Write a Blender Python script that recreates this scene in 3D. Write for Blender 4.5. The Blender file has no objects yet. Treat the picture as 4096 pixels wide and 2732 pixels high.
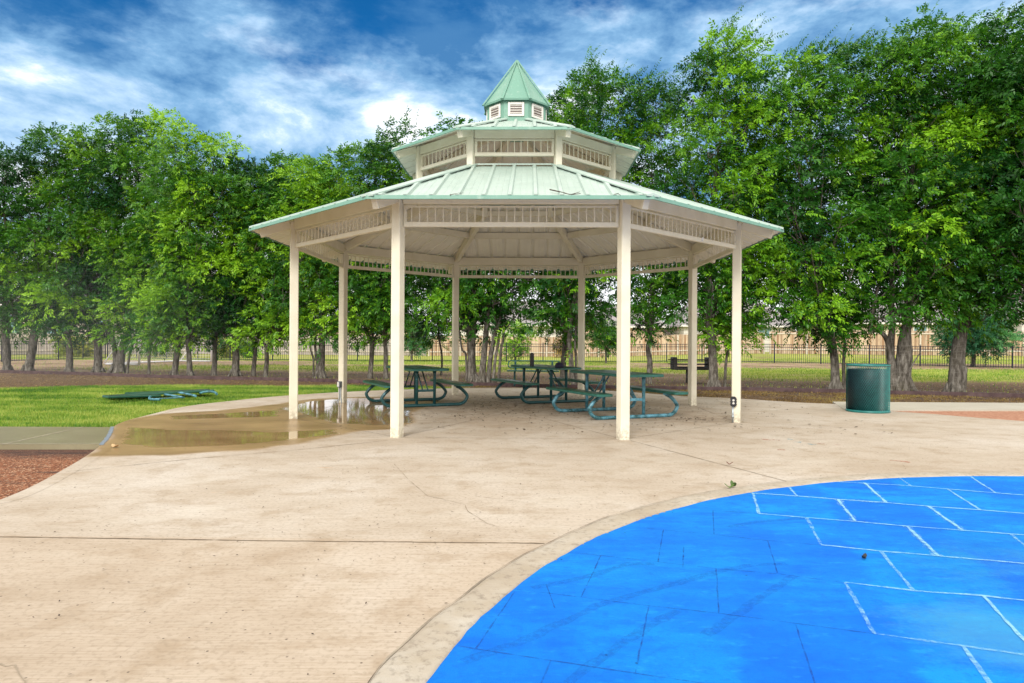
import bpy, math, random
import numpy as np
from mathutils import Vector, Matrix, Quaternion
R = math.radians
scene = bpy.context.scene
COL = scene.collection

# ------------------------------------------------------------------ camera
F, PITCH, ROLL, H = 2749.0, 0.0011, 0.006, 1.2          # focal length in px of the 4096 px wide frame
cam_d = bpy.data.cameras.new('camera'); cam = bpy.data.objects.new('camera', cam_d); COL.objects.link(cam)
cam_d.sensor_width = 36; cam_d.lens = 36 * F / 4096; cam_d.clip_start = 0.05; cam_d.clip_end = 3000
cam.matrix_world = Matrix.Translation((0, 0, H)) @ Matrix.Rotation(R(90) + PITCH, 4, 'X') @ Matrix.Rotation(ROLL, 4, 'Z')
scene.camera = cam

# ------------------------------------------------------------------ light
SUN_EL, SUN_AZ = R(36), R(194)          # azimuth clockwise from +Y: behind the camera, a little to the left
world = bpy.data.worlds.new("World"); scene.world = world; world.use_nodes = True
wn = world.node_tree; wn.nodes.clear()
def W(t, **k):
    n = wn.nodes.new(t)
    for a, b in k.items(): setattr(n, a, b)
    return n
def wl(a, b): wn.links.new(a, b)
out = W('ShaderNodeOutputWorld'); bg = W('ShaderNodeBackground'); bg.inputs['Strength'].default_value = 0.12
sky = W('ShaderNodeTexSky', sky_type='NISHITA'); sky.sun_disc = False
sky.sun_elevation = SUN_EL; sky.sun_rotation = SUN_AZ
tc = W('ShaderNodeTexCoord'); sep = W('ShaderNodeSeparateXYZ'); wl(tc.outputs['Generated'], sep.inputs[0])
def wm(op, a, b=None, c=None, clamp=False):
    n = W('ShaderNodeMath', operation=op); n.use_clamp = clamp
    for i, v in enumerate((a, b, c)):
        if v is None: continue
        if isinstance(v, (int, float)): n.inputs[i].default_value = v
        else: wl(v, n.inputs[i])
    return n.outputs[0]
zc = wm('ADD', wm('MAXIMUM', sep.outputs[2], 0.0), 0.34)
comb = W('ShaderNodeCombineXYZ'); wl(wm('DIVIDE', sep.outputs[0], zc), comb.inputs[0]); wl(wm('DIVIDE', sep.outputs[1], zc), comb.inputs[1])
mp = W('ShaderNodeMapping'); mp.inputs['Rotation'].default_value = (0, R(-16), 0); mp.inputs['Scale'].default_value = (1.35, 1.0, 2.9)
mp.inputs['Location'].default_value = (1.4, 6.3, 0)
wl(tc.outputs['Generated'], mp.inputs[0])
def wnoise(scale, detail, rough, dist, loc=(0, 0, 0)):
    m_ = W('ShaderNodeMapping'); m_.inputs['Location'].default_value = loc; wl(mp.outputs[0], m_.inputs[0])
    n = W('ShaderNodeTexNoise'); n.inputs['Scale'].default_value = scale; n.inputs['Detail'].default_value = detail; n.inputs['Roughness'].default_value = rough; n.inputs['Distortion'].default_value = dist
    wl(m_.outputs[0], n.inputs['Vector']); return n.outputs[0]
n1 = wnoise(2.3, 11, .60, .10); n2 = wnoise(4.2, 12, .62, .18, (5, 2, 0)); n3 = wnoise(1.7, 3, .5, .1, (2, 9, 0))
el = sep.outputs[2]
low = wm('SUBTRACT', 1.0, wm('MULTIPLY', el, 2.3), clamp=True)
def patch(dirv, r0, r1_, amp):          # a clear hole or a thicker bank of the cloud deck in one direction
    n = W('ShaderNodeVectorMath', operation='DISTANCE'); wl(tc.outputs['Generated'], n.inputs[0]); n.inputs[1].default_value = Vector(dirv).normalized()
    m_ = W('ShaderNodeMapRange', interpolation_type='SMOOTHSTEP'); wl(n.outputs['Value'], m_.inputs[0]); m_.inputs[1].default_value = r1_; m_.inputs[2].default_value = r0; return wm('MULTIPLY', m_.outputs[0], amp)
holes = wm('ADD', wm('ADD', patch((-.72, 1, .42), .05, .34, -.075), patch((-.14, 1, .49), .02, .26, -.06)), wm('ADD', patch((.02, 1, .42), .05, .3, .015), patch((.55, 1, .5), .1, .5, .02)))
cov = wm('ADD', wm('ADD', n1, wm('MULTIPLY', low, 0.30)), holes)
r1 = W('ShaderNodeValToRGB'); wl(cov, r1.inputs[0]); r1.color_ramp.interpolation = 'EASE'
r1.color_ramp.elements[0].position = 0.36; r1.color_ramp.elements[1].position = 0.53
r1.color_ramp.elements[0].color = (0, 0, 0, 1); r1.color_ramp.elements[1].color = (1, 1, 1, 1)
shade = wm('ADD', wm('ADD', wm('SUBTRACT', wm('MULTIPLY', n2, 0.98), 0.12), wm('MULTIPLY', n3, 0.35)), wm('MULTIPLY', wm('SUBTRACT', 1.25, wm('MULTIPLY', el, 3.0)), 0.28))
shade = wm('ADD', shade, wm('SUBTRACT', wm('MULTIPLY', holes, 0.5), 0.05))
r2 = W('ShaderNodeValToRGB'); wl(shade, r2.inputs[0])
e = r2.color_ramp.elements
e[0].position = 0.42; e[0].color = (0.55, 1.8, 3.9, 1); e[1].position = 0.76; e[1].color = (9.6, 9.9, 10.2, 1)
m_ = e.new(0.54); m_.color = (1.9, 3.7, 5.9, 1); m_ = e.new(0.65); m_.color = (4.3, 6.0, 7.9, 1)
tint = W('ShaderNodeMix', data_type='RGBA', blend_type='MULTIPLY'); tint.inputs[0].default_value = 1
wl(sky.outputs[0], tint.inputs[6]); tint.inputs[7].default_value = (0.05, 0.44, 0.80, 1)
mx = W('ShaderNodeMix', data_type='RGBA'); wl(r1.outputs[0], mx.inputs[0]); wl(tint.outputs[2], mx.inputs[6]); wl(r2.outputs[0], mx.inputs[7])
# unseen bright cloud deck added overhead and behind the viewer for soft fill light
def sm(x, a, b):
    n = W('ShaderNodeMapRange', interpolation_type='SMOOTHSTEP'); wl(x, n.inputs[0]); n.inputs[1].default_value = a; n.inputs[2].default_value = b; return n.outputs[0]
deck = wm('MAXIMUM', sm(sep.outputs[2], 0.46, 0.66), wm('MULTIPLY', sm(sep.outputs[1], 0.55, 0.0), sm(sep.outputs[2], -0.02, 0.1)))
mx2 = W('ShaderNodeMix', data_type='RGBA'); wl(deck, mx2.inputs[0]); wl(mx.outputs[2], mx2.inputs[6]); mx2.inputs[7].default_value = (11.4, 10.9, 10.0, 1)
wl(mx2.outputs[2], bg.inputs['Color']); wl(bg.outputs[0], out.inputs[0])

sd = bpy.data.lights.new('sun', 'SUN'); sd.energy = 2.3; sd.angle = R(20); sd.color = (1, 0.955, 0.88)
sun = bpy.data.objects.new('sun', sd); COL.objects.link(sun)
d = Vector((math.sin(SUN_AZ) * math.cos(SUN_EL), math.cos(SUN_AZ) * math.cos(SUN_EL), math.sin(SUN_EL)))
sun.rotation_euler = (-d).to_track_quat('-Z', 'Y').to_euler(); sun.location = d * 50
vs = scene.view_settings; vs.view_transform = 'Standard'; vs.look = 'None'; vs.gamma = 1; vs.exposure = 0.22

# ------------------------------------------------------------------ pixel -> place
def ray(u, v):
    a, b = u - 2048, v - 1366
    c, s = math.cos(ROLL), math.sin(ROLL)
    u0, v0 = a * c + b * s, -a * s + b * c
    zc = -v0 / F
    return Vector((u0 / F, math.cos(PITCH) - math.sin(PITCH) * zc, math.sin(PITCH) + math.cos(PITCH) * zc))
def G(u, v, z=0.0):
    r = ray(u, v); t = (z - H) / r.z
    return Vector((r.x * t, r.y * t, z))
def AT(u, v, Y):
    r = ray(u, v); t = Y / r.y
    return Vector((r.x * t, Y, H + r.z * t))

# ------------------------------------------------------------------ object helpers
def tag(o, label=None, cat=None, group=None, kind=None):
    if label: o['label'] = label
    if cat: o['category'] = cat
    if group: o['group'] = group
    if kind: o['kind'] = kind
    return o
def empty(name, loc=(0, 0, 0), rz=0):
    o = bpy.data.objects.new(name, None); COL.objects.link(o)
    o.location = loc; o.rotation_euler = (0, 0, rz); o.empty_display_size = 0.2
    return o
class MB:
    def __init__(s): s.v = []; s.f = []; s.sm = []
    def add(s, vs, fs, smooth=False):
        b = len(s.v); s.v += [tuple(p) for p in vs]
        for f in fs: s.f.append([b + i for i in f]); s.sm.append(smooth)
    def box(s, c, size, M=None):
        x, y, z = size[0] / 2, size[1] / 2, size[2] / 2
        P = [Vector((i * x, j * y, k * z)) for k in (-1, 1) for j in (-1, 1) for i in (-1, 1)]
        if M is not None: P = [M @ p for p in P]
        P = [p + Vector(c) for p in P]
        s.add(P, [(0, 2, 3, 1), (4, 5, 7, 6), (0, 1, 5, 4), (2, 6, 7, 3), (0, 4, 6, 2), (1, 3, 7, 5)])
    def bbox(s, c, size, bev=0.004, M=None):          # box with chamfered vertical and horizontal edges
        x, y, z = size[0] / 2, size[1] / 2, size[2] / 2; b = min(bev, x * .45, y * .45, z * .45)
        rings = []
        for (zz, ins) in ((-z, b), (-z + b, 0), (z - b, 0), (z, b)):
            X, Y = x - ins, y - ins; bb = b
            rings.append([(X - bb, Y, zz), (-X + bb, Y, zz), (-X, Y - bb, zz), (-X, -Y + bb, zz), (-X + bb, -Y, zz), (X - bb, -Y, zz), (X, -Y + bb, zz), (X, Y - bb, zz)])
        P = [Vector(p) for r in rings for p in r]
        if M is not None: P = [M @ p for p in P]
        P = [p + Vector(c) for p in P]
        fs = [tuple(range(7, -1, -1)), tuple(range(24, 32))]
        for k in range(3):
            for i in range(8): fs.append((k * 8 + i, k * 8 + (i + 1) % 8, k * 8 + 8 + (i + 1) % 8, k * 8 + 8 + i))
        s.add(P, fs)
    def beam(s, p0, p1, w, h, up=(0, 0, 1), bev=0.004):
        p0, p1 = Vector(p0), Vector(p1); x = (p1 - p0); L = x.length; x.normalize()
        y = Vector(up).cross(x); y.normalize(); z = x.cross(y)
        M = Matrix((x, y, z)).transposed()
        s.bbox((p0 + p1) / 2, (L, w, h), bev, M)
    def tube(s, pts, r, n=10, caps=True, smooth=True, noise=0, rng=None):
        pts = [Vector(p) for p in pts]; m = len(pts)
        rs = [r] * m if isinstance(r, (int, float)) else list(r)
        b = len(s.v); T = []
        for i in range(m):
            t = pts[min(i + 1, m - 1)] - pts[max(i - 1, 0)]; T.append(t.normalized())
        ref = Vector((0, 0, 1)) if abs(T[0].z) < .9 else Vector((1, 0, 0))
        nrm = T[0].cross(ref).normalized()
        for i in range(m):
            nrm = (nrm - T[i] * nrm.dot(T[i])).normalized(); bn = T[i].cross(nrm)
            for k in range(n):
                a = 2 * math.pi * k / n; q = rs[i] * (1 + (rng.uniform(-noise, noise) if noise else 0))
                s.v.append(tuple(pts[i] + nrm * math.cos(a) * q + bn * math.sin(a) * q))
        for i in range(m - 1):
            for k in range(n):
                s.f.append([b + i * n + k, b + i * n + (k + 1) % n, b + (i + 1) * n + (k + 1) % n, b + (i + 1) * n + k]); s.sm.append(smooth)
        if caps:
            s.f.append([b + k for k in range(n)][::-1]); s.sm.append(False)
            s.f.append([b + (m - 1) * n + k for k in range(n)]); s.sm.append(False)
    def lathe(s, prof, n=32, c=(0, 0, 0), close=False):
        b = len(s.v); m = len(prof)
        for r, z in prof:
            for k in range(n):
                a = 2 * math.pi * k / n; s.v.append((c[0] + r * math.cos(a), c[1] + r * math.sin(a), c[2] + z))
        for i in range(m if close else m - 1):
            j = (i + 1) % m
            for k in range(n):
                s.f.append([b + i * n + k, b + i * n + (k + 1) % n, b + j * n + (k + 1) % n, b + j * n + k]); s.sm.append(True)
    def prism(s, poly, z0, z1):                        # poly ccw xy
        n = len(poly)
        s.add([(p[0], p[1], z0) for p in poly] + [(p[0], p[1], z1) for p in poly],
              [tuple(range(n))[::-1], tuple(range(n, 2 * n))] + [(i, (i + 1) % n, n + (i + 1) % n, n + i) for i in range(n)])
    def build(s, name, mat, parent=None, loc=None, rz=0):
        me = bpy.data.meshes.new(name); me.from_pydata(s.v, [], s.f); me.update()
        me.polygons.foreach_set('use_smooth', s.sm)
        if mat: me.materials.append(mat)
        o = bpy.data.objects.new(name, me); COL.objects.link(o)
        if parent: o.parent = parent
        if loc is not None: o.location = loc
        if rz: o.rotation_euler = (0, 0, rz)
        return o
def np_mesh(name, V, nper, mat, parent=None, attrs=None, smooth=False):
    """V: (N*nper,3) verts, every nper consecutive verts one face"""
    n = len(V); nf = n // nper
    me = bpy.data.meshes.new(name)
    me.vertices.add(n); me.vertices.foreach_set('co', V.astype(np.float32).ravel())
    me.loops.add(n); me.loops.foreach_set('vertex_index', np.arange(n, dtype=np.int32))
    me.polygons.add(nf); me.polygons.foreach_set('loop_start', np.arange(0, n, nper, dtype=np.int32))
    me.polygons.foreach_set('loop_total', np.full(nf, nper, dtype=np.int32))
    me.update(calc_edges=True)
    for k, a in (attrs or {}).items():
        at = me.attributes.new(k, 'FLOAT', 'FACE'); at.data.foreach_set('value', a.astype(np.float32))
    me.materials.append(mat)
    o = bpy.data.objects.new(name, me); COL.objects.link(o)
    if parent: o.parent = parent
    return o
def grid_mesh(name, xs, ys, zf, mat, keep=None, attrs=None):
    X, Y = np.meshgrid(xs, ys); Z = zf(X, Y); nx, ny = len(xs), len(ys)
    V = np.stack([X, Y, Z], -1).reshape(-1, 3)
    i, j = np.meshgrid(np.arange(nx - 1), np.arange(ny - 1)); a = (j * nx + i).ravel()
    Q = np.stack([a, a + 1, a + nx + 1, a + nx], -1)
    if keep is not None:
        c = V[Q].mean(1); Q = Q[keep(c[:, 0], c[:, 1])]
    me = bpy.data.meshes.new(name); me.vertices.add(len(V)); me.vertices.foreach_set('co', V.astype(np.float32).ravel())
    me.loops.add(Q.size); me.loops.foreach_set('vertex_index', Q.astype(np.int32).ravel())
    me.polygons.add(len(Q)); me.polygons.foreach_set('loop_start', np.arange(0, Q.size, 4, dtype=np.int32)); me.polygons.foreach_set('loop_total', np.full(len(Q), 4, dtype=np.int32))
    me.update(calc_edges=True)
    me.polygons.foreach_set('use_smooth', np.ones(len(Q), dtype=bool))
    for k, fn in (attrs or {}).items():
        at = me.attributes.new(k, 'FLOAT', 'POINT'); at.data.foreach_set('value', fn(V[:, 0], V[:, 1]).astype(np.float32))
    me.materials.append(mat)
    o = bpy.data.objects.new(name, me); COL.objects.link(o)
    return o
def poly_sdf(px, py, poly):
    """signed distance, negative inside; poly list of (x,y)"""
    P = np.array([(p[0], p[1]) for p in poly], float); n = len(P); best = np.full(px.shape, 1e9); ins = np.zeros(px.shape, bool)
    for i in range(n):
        a, b = P[i], P[(i + 1) % n]; e = b - a; L = (e ** 2).sum() + 1e-12
        wx, wy = px - a[0], py - a[1]; t = np.clip((wx * e[0] + wy * e[1]) / L, 0, 1)
        best = np.minimum(best, np.hypot(wx - t * e[0], wy - t * e[1]))
        c = (a[1] > py) != (b[1] > py)
        xx = a[0] + (py - a[1]) * e[0] / (e[1] if abs(e[1]) > 1e-9 else 1e-9)
        ins ^= c & (px < xx)
    return np.where(ins, -best, best)
def vnoise(x, y, s, seed=0, oct=3):
    rng = np.random.RandomState(seed); T = rng.rand(256, 256); o = np.zeros_like(x, dtype=float); amp = 1; tot = 0
    for k in range(oct):
        a, b = x * s, y * s; i, j = np.floor(a).astype(int), np.floor(b).astype(int); fx, fy = a - i, b - j
        fx = fx * fx * (3 - 2 * fx); fy = fy * fy * (3 - 2 * fy)
        g = lambda p, q: T[(p + 17 * k) % 256, (q + 31 * k) % 256]
        o += amp * ((g(i, j) * (1 - fx) + g(i + 1, j) * fx) * (1 - fy) + (g(i, j + 1) * (1 - fx) + g(i + 1, j + 1) * fx) * fy)
        tot += amp; amp *= .5; s *= 2.03
    return o / tot
def smooth_path(pts, sub=6):
    P = [Vector(p) for p in pts]; out_ = []
    for i in range(len(P) - 1):
        p0, p1, p2, p3 = P[max(i - 1, 0)], P[i], P[i + 1], P[min(i + 2, len(P) - 1)]
        for k in range(sub):
            t = k / sub
            out_.append(0.5 * ((2 * p1) + (p2 - p0) * t + (2 * p0 - 5 * p1 + 4 * p2 - p3) * t * t + (3 * p1 - p0 - 3 * p2 + p3) * t ** 3))
    out_.append(P[-1]); return out_

# ------------------------------------------------------------------ materials
class NT:
    def __init__(s, name):
        s.m = bpy.data.materials.new(name); s.m.use_nodes = True; s.t = s.m.node_tree; s.t.nodes.clear()
        s.out = s.n('ShaderNodeOutputMaterial'); s.b = s.n('ShaderNodeBsdfPrincipled'); s.l(s.b.outputs[0], s.out.inputs[0])
        s._pos = None
    def n(s, t, **k):
        x = s.t.nodes.new(t)
        for a, b in k.items(): setattr(x, a, b)
        return x
    def l(s, a, b): s.t.links.new(a, b)
    def pos(s):
        if s._pos is None: s._pos = s.n('ShaderNodeNewGeometry').outputs['Position']
        return s._pos
    def obj(s): return s.n('ShaderNodeTexCoord').outputs['Object']
    def map(s, vec, scale=(1, 1, 1), rot=(0, 0, 0), loc=(0, 0, 0)):
        m = s.n('ShaderNodeMapping'); m.inputs['Scale'].default_value = scale; m.inputs['Rotation'].default_value = rot; m.inputs['Location'].default_value = loc
        s.l(vec, m.inputs[0]); return m.outputs[0]
    def noise(s, scale, detail=4, rough=.5, vec=None, dist=0):
        x = s.n('ShaderNodeTexNoise'); x.inputs['Scale'].default_value = scale; x.inputs['Detail'].default_value = detail
        x.inputs['Roughness'].default_value = rough; x.inputs['Distortion'].default_value = dist; s.l(vec if vec is not None else s.pos(), x.inputs['Vector']); return x.outputs[0]
    def voro(s, scale, feature='F1', vec=None, out='Distance'):
        x = s.n('ShaderNodeTexVoronoi', feature=feature); x.inputs['Scale'].default_value = scale; s.l(vec if vec is not None else s.pos(), x.inputs['Vector']); return x.outputs[out]
    def math(s, op, a, b=None, c=None, clamp=False):
        x = s.n('ShaderNodeMath', operation=op); x.use_clamp = clamp
        for i, v in enumerate((a, b, c)):
            if v is None: continue
            if isinstance(v, (int, float)): x.inputs[i].default_value = v
            else: s.l(v, x.inputs[i])
        return x.outputs[0]
    def ramp(s, fac, stops):
        x = s.n('ShaderNodeValToRGB'); s.l(fac, x.inputs[0]); e = x.color_ramp.elements
        while len(e) < len(stops): e.new(0.5)
        for el, (p, c) in zip(e, stops):
            el.position = p; el.color = (c, c, c, 1) if isinstance(c, (int, float)) else (*c, 1)
        return x.outputs[0]
    def rng(s, v, a, b, c=0, d=1, sm=False):
        x = s.n('ShaderNodeMapRange'); x.interpolation_type = 'SMOOTHSTEP' if sm else 'LINEAR'
        s.l(v, x.inputs[0])
        for i, q in enumerate((a, b, c, d)): x.inputs[i + 1].default_value = q
        return x.outputs[0]
    def mix(s, fac, a, b, mode='MIX'):
        x = s.n('ShaderNodeMix', data_type='RGBA', blend_type=mode)
        if isinstance(fac, (int, float)): x.inputs[0].default_value = fac
        else: s.l(fac, x.inputs[0])
        for i, v in ((6, a), (7, b)):
            if isinstance(v, tuple): x.inputs[i].default_value = (*v, 1)
            else: s.l(v, x.inputs[i])
        return x.outputs[2]
    def attr(s, name, out='Fac'):
        x = s.n('ShaderNodeAttribute'); x.attribute_name = name; return x.outputs[out]
    def xyz(s, vec=None):
        x = s.n('ShaderNodeSeparateXYZ'); s.l(vec if vec is not None else s.pos(), x.inputs[0]); return x.outputs
    def bump(s, h, strength=.3, dist=.01):
        x = s.n('ShaderNodeBump'); x.inputs['Strength'].default_value = strength; x.inputs['Distance'].default_value = dist; s.l(h, x.inputs['Height'])
        s.l(x.outputs[0], s.b.inputs['Normal']); return x
    def set(s, col=None, rough=None, metal=None, spec=None):
        for key, v in (('Base Color', col), ('Roughness', rough), ('Metallic', metal), ('Specular IOR Level', spec)):
            if v is None: continue
            if isinstance(v, tuple): s.b.inputs[key].default_value = (*v, 1)
            elif isinstance(v, (int, float)): s.b.inputs[key].default_value = v
            else: s.l(v, s.b.inputs[key])
        return s.m
def simple(name, c1, c2, scale=6, rough=.5, bump=0, bscale=60, metal=0, spec=.5, lo=.35, hi=.65):
    t = NT(name); col = t.mix(t.rng(t.noise(scale, 5, .6), lo, hi), c1, c2)
    if bump: t.bump(t.noise(bscale, 4), bump, .004)
    return t.set(col, rough, metal, spec)

M = {}
# painted steel, cream
t = NT('cream_paint'); c = t.mix(t.rng(t.noise(3, 5), .3, .7), (.79, .755, .635), (.70, .66, .525))
spk = t.rng(t.voro(26), .0, .028, 1, 0); msk = t.rng(t.noise(2.3, 3), .50, .58)
c = t.mix(t.math('MULTIPLY', spk, msk), c, (.12, .09, .06)); c = t.mix(t.math('MULTIPLY', t.rng(t.xyz()[2], 0, .22, .75, 0), t.rng(t.noise(22, 5, .7), .42, .62)), c, (.30, .24, .17)); c = t.mix(t.rng(t.noise(1.0, 5, .7, vec=t.map(t.pos(), (14, 14, 2.2))), .60, .76, 0, .35), c, (.42, .34, .22)); t.bump(t.noise(240, 2), .08, .002); M['cream'] = t.set(c, .42)
t = NT('white_paint'); c = t.mix(t.rng(t.noise(9, 4), .3, .7), (.80, .78, .75), (.70, .68, .64)); M['white'] = t.set(c, .5)
def mint(name, a, b, rough, spec=.5):
    t = NT(name); c = t.mix(t.rng(t.noise(1.7, 5, .65), .3, .7), a, b)
    c = t.mix(t.rng(t.noise(11, 6, .7, vec=t.map(t.obj(), (1, 1, 1))), .55, .8, 0, .35), c, (.62, .72, .66))
    t.bump(t.noise(5, 3), .12, .004); return t.set(c, t.rng(t.noise(7, 4), .3, .7, rough - .08, rough + .12), 0, spec)
M['mint'] = mint('mint_roof_metal', (.355, .46, .415), (.44, .545, .50), .40, .6)
M['mint_trim'] = mint('mint_trim_metal', (.14, .315, .245), (.175, .36, .285), .42)
t = NT('soffit_metal'); c = t.mix(t.rng(t.noise(2, 5), .3, .7), (.88, .87, .80), (.79, .78, .71)); M['soffit'] = t.set(c, .45)
M['galv'] = simple('galvanised_steel', (.50, .55, .60), (.38, .42, .47), 14, .38, metal=.7)
M['boxgrey'] = simple('grey_metal_box', (.10, .12, .15), (.15, .17, .2), 20, .45)
M['boxblack'] = simple('black_plastic_box', (.012, .014, .02), (.03, .03, .04), 20, .4)
M['outlet'] = simple('white_outlet', (.75, .74, .72), (.65, .64, .62), 20, .4)
# table steel, dark teal-green with worn pale blue galvanising
def table_mat(name, wear):
    t = NT(name); w = t.rng(t.noise(9, 7, .72), .62 - wear, .74 - wear * .6)
    c = t.mix(w, (.010, .070, .078), (.12, .34, .46)); c = t.mix(t.rng(t.noise(60, 3), .6, .75, 0, .35 + wear), c, (.30, .56, .70))
    return t.set(c, .35)
M['tube'] = table_mat('green_painted_tube', .02); M['tube_worn'] = table_mat('worn_green_tube', .22)
def perf(name, base, hole, k=38.0):
    t = NT(name); o = t.obj(); v = t.map(o, (k, k * .6, 1)); X = t.xyz(v)
    row = t.math('MODULO', t.math('FLOOR', X[1]), 2.0)
    a = t.math('PINGPONG', t.math('ADD', X[0], t.math('MULTIPLY', row, .5)), .5); b2 = t.math('PINGPONG', X[1], .5)
    dd = t.math('ADD', t.math('MULTIPLY', a, a), t.math('MULTIPLY', b2, b2))
    nz = t.n('ShaderNodeNewGeometry'); up = t.math('GREATER_THAN', t.math('ABSOLUTE', t.xyz(nz.outputs['Normal'])[2]), .8)
    hm = t.math('MULTIPLY', t.rng(dd, .10, .16), up)
    c = t.mix(hm, t.mix(t.rng(t.noise(7, 5), .35, .7), base, tuple(q * 1.5 for q in base)), hole)
    return t.set(c, .32)
M['perf'] = perf('green_expanded_metal', (.010, .075, .048), (.004, .018, .014))
M['perf_edge'] = simple('green_rim', (.012, .085, .065), (.03, .15, .13), 12, .3)
M['cantin'] = simple('can_mesh_green', (.009, .125, .12), (.02, .20, .19), 12, .35)
M['liner'] = simple('dark_liner', (.003, .014, .025), (.006, .028, .045), 3, .5)
M['iron'] = simple('black_iron', (.010, .014, .030), (.018, .022, .045), 8, .4)
M['grill'] = simple('charred_steel', (.02, .018, .02), (.055, .05, .05), 18, .6, .3, 60)
M['bottle'] = simple('black_matte', (.008, .008, .012), (.014, .014, .018), 10, .4)
M['cap'] = simple('navy_cloth', (.012, .012, .03), (.02, .02, .05), 40, .9)
M['goalwhite'] = simple('white_goal_tube', (.78, .78, .84), (.65, .65, .7), 8, .35)
t = NT('net_cord'); M['net'] = t.set((.72, .74, .74), .7)
# bark
t = NT('bark'); v = t.map(t.obj(), (1, 1, .28)); n_ = t.noise(16, 7, .65, vec=v); bands = t.noise(9, 4, .6, vec=t.map(t.obj(), (.35, .35, 3.2)))
c = t.ramp(n_, [(.32, (.04, .034, .028)), (.5, (.125, .112, .096)), (.70, (.29, .27, .245))])
c = t.mix(t.rng(bands, .55, .70, 0, .5), c, (.24, .23, .21)); c = t.mix(t.rng(t.noise(2.4, 3), .55, .75, 0, .5), c, (.07, .06, .035))
t.bump(n_, .8, .03); M['bark'] = t.set(c, .9, spec=.2)
# leaves
def leaf_mat(name, dark, mid, light, trans=.27):
    t = NT(name); a = t.attr('tint'); c = t.ramp(a, [(0, dark), (.5, mid), (1, light)])
    t.set(c, .42, spec=.35); tr = t.n('ShaderNodeBsdfTranslucent'); t.l(t.mix(.5, c, t.mix(1.0, c, (.9, 1.0, .25), 'MULTIPLY')), tr.inputs[0])
    mxs = t.n('ShaderNodeMixShader'); mxs.inputs[0].default_value = trans; t.l(t.b.outputs[0], mxs.inputs[1]); t.l(tr.outputs[0], mxs.inputs[2]); t.l(mxs.outputs[0], t.out.inputs[0])
    return t.m
M['leafL'] = leaf_mat('leaves_left', (.012, .075, .018), (.062, .215, .016), (.31, .58, .025))
M['leafR'] = leaf_mat('leaves_right', (.009, .070, .012), (.050, .20, .012), (.28, .58, .022))
M['leafB'] = leaf_mat('leaves_blue_green', (.018, .09, .05), (.04, .18, .07), (.10, .30, .08))
M['leafY'] = leaf_mat('leaves_yellow', (.10, .17, .015), (.26, .32, .03), (.5, .5, .05))
M['grass'] = leaf_mat('grass_blades', (.045, .15, .02), (.18, .33, .035), (.46, .52, .13), .3)
M['drygrass'] = leaf_mat('dry_grass_blades', (.11, .065, .028), (.30, .195, .07), (.36, .32, .08), .3)
M['debris'] = leaf_mat('debris', (.030, .016, .008), (.11, .06, .028), (.50, .36, .10), .05)
# concrete
t = NT('concrete'); n_a = t.noise(.55, 6, .6, dist=.6); n_b = t.noise(3.2, 6, .65); n_c = t.noise(38, 5, .6)
c = t.ramp(n_a, [(.32, (.425, .35, .275)), (.5, (.50, .43, .355)), (.66, (.565, .51, .45))])
broom = t.noise(1, 3, .6, vec=t.map(t.pos(), (2.2, 150, 1), rot=(0, 0, R(3))))
c = t.mix(t.rng(broom, .45, .60, 0, .34), c, (.27, .205, .14)); c = t.mix(t.rng(n_b, .50, .66, 0, .55), c, (.33, .25, .17))
c = t.mix(t.rng(n_c, .5, .62, 0, .32), c, (.24, .19, .135))
stk = t.noise(1.0, 6, .62, vec=t.map(t.pos(), (1.1, 1.9, 1), rot=(0, 0, R(12)))); c = t.mix(t.rng(stk, .54, .74, 0, .35), c, (.60, .56, .49)); c = t.mix(t.rng(stk, .45, .30, 0, .28), c, (.31, .24, .165))
stain = t.math('MULTIPLY', t.rng(t.noise(1.1, 5, .7, vec=t.map(t.pos(), (.5, 1.6, 1), loc=(4, 2, 0))), .60, .74), t.rng(t.noise(9, 4), .35, .6))
c = t.mix(t.math('MULTIPLY', stain, .6), c, (.25, .19, .13))
c = t.mix(t.rng(t.math('ADD', t.xyz()[1], t.math('MULTIPLY', t.xyz()[0], .012)), 4.172, 4.165), c, t.mix(1.0, c, (.965, .93, .89), 'MULTIPLY'))
rust = t.rng(t.noise(2.6, 3, .5, vec=t.map(t.pos(), (.7, 1.8, 1), loc=(11, 3, 0))), .73, .79, 0, .5); c = t.mix(rust, c, (.55, .27, .10))
pit = t.math('MULTIPLY', t.rng(t.voro(17), .07, .11, 1, 0), t.rng(t.noise(7, 2), .42, .52)); c = t.mix(pit, c, (.09, .065, .045))
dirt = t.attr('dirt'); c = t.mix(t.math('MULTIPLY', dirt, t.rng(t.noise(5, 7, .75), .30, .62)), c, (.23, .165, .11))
crk_v = t.n('ShaderNodeVectorMath', operation='ADD'); t.l(t.pos(), crk_v.inputs[0])
nn = t.n('ShaderNodeTexNoise'); nn.inputs['Scale'].default_value = 3.5; nn.inputs['Detail'].default_value = 5; t.l(t.pos(), nn.inputs['Vector'])
sc_ = t.n('ShaderNodeVectorMath', operation='SCALE'); t.l(nn.outputs['Color'], sc_.inputs[0]); sc_.inputs[3].default_value = .55; t.l(sc_.outputs[0], crk_v.inputs[1])
crk = t.rng(t.voro(.45, 'DISTANCE_TO_EDGE', crk_v.outputs[0]), .0, .0022, 1, 0)
c = t.mix(t.math('MULTIPLY', crk, t.rng(t.noise(.8, 2), .60, .68, 0, .35)), c, (.16, .12, .09))
wet = t.attr('wet'); wetn = t.rng(t.math('ADD', wet, t.math('MULTIPLY', t.math('SUBTRACT', t.noise(2.4, 5), .5), .45)), .30, .66, sm=True)
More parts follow.
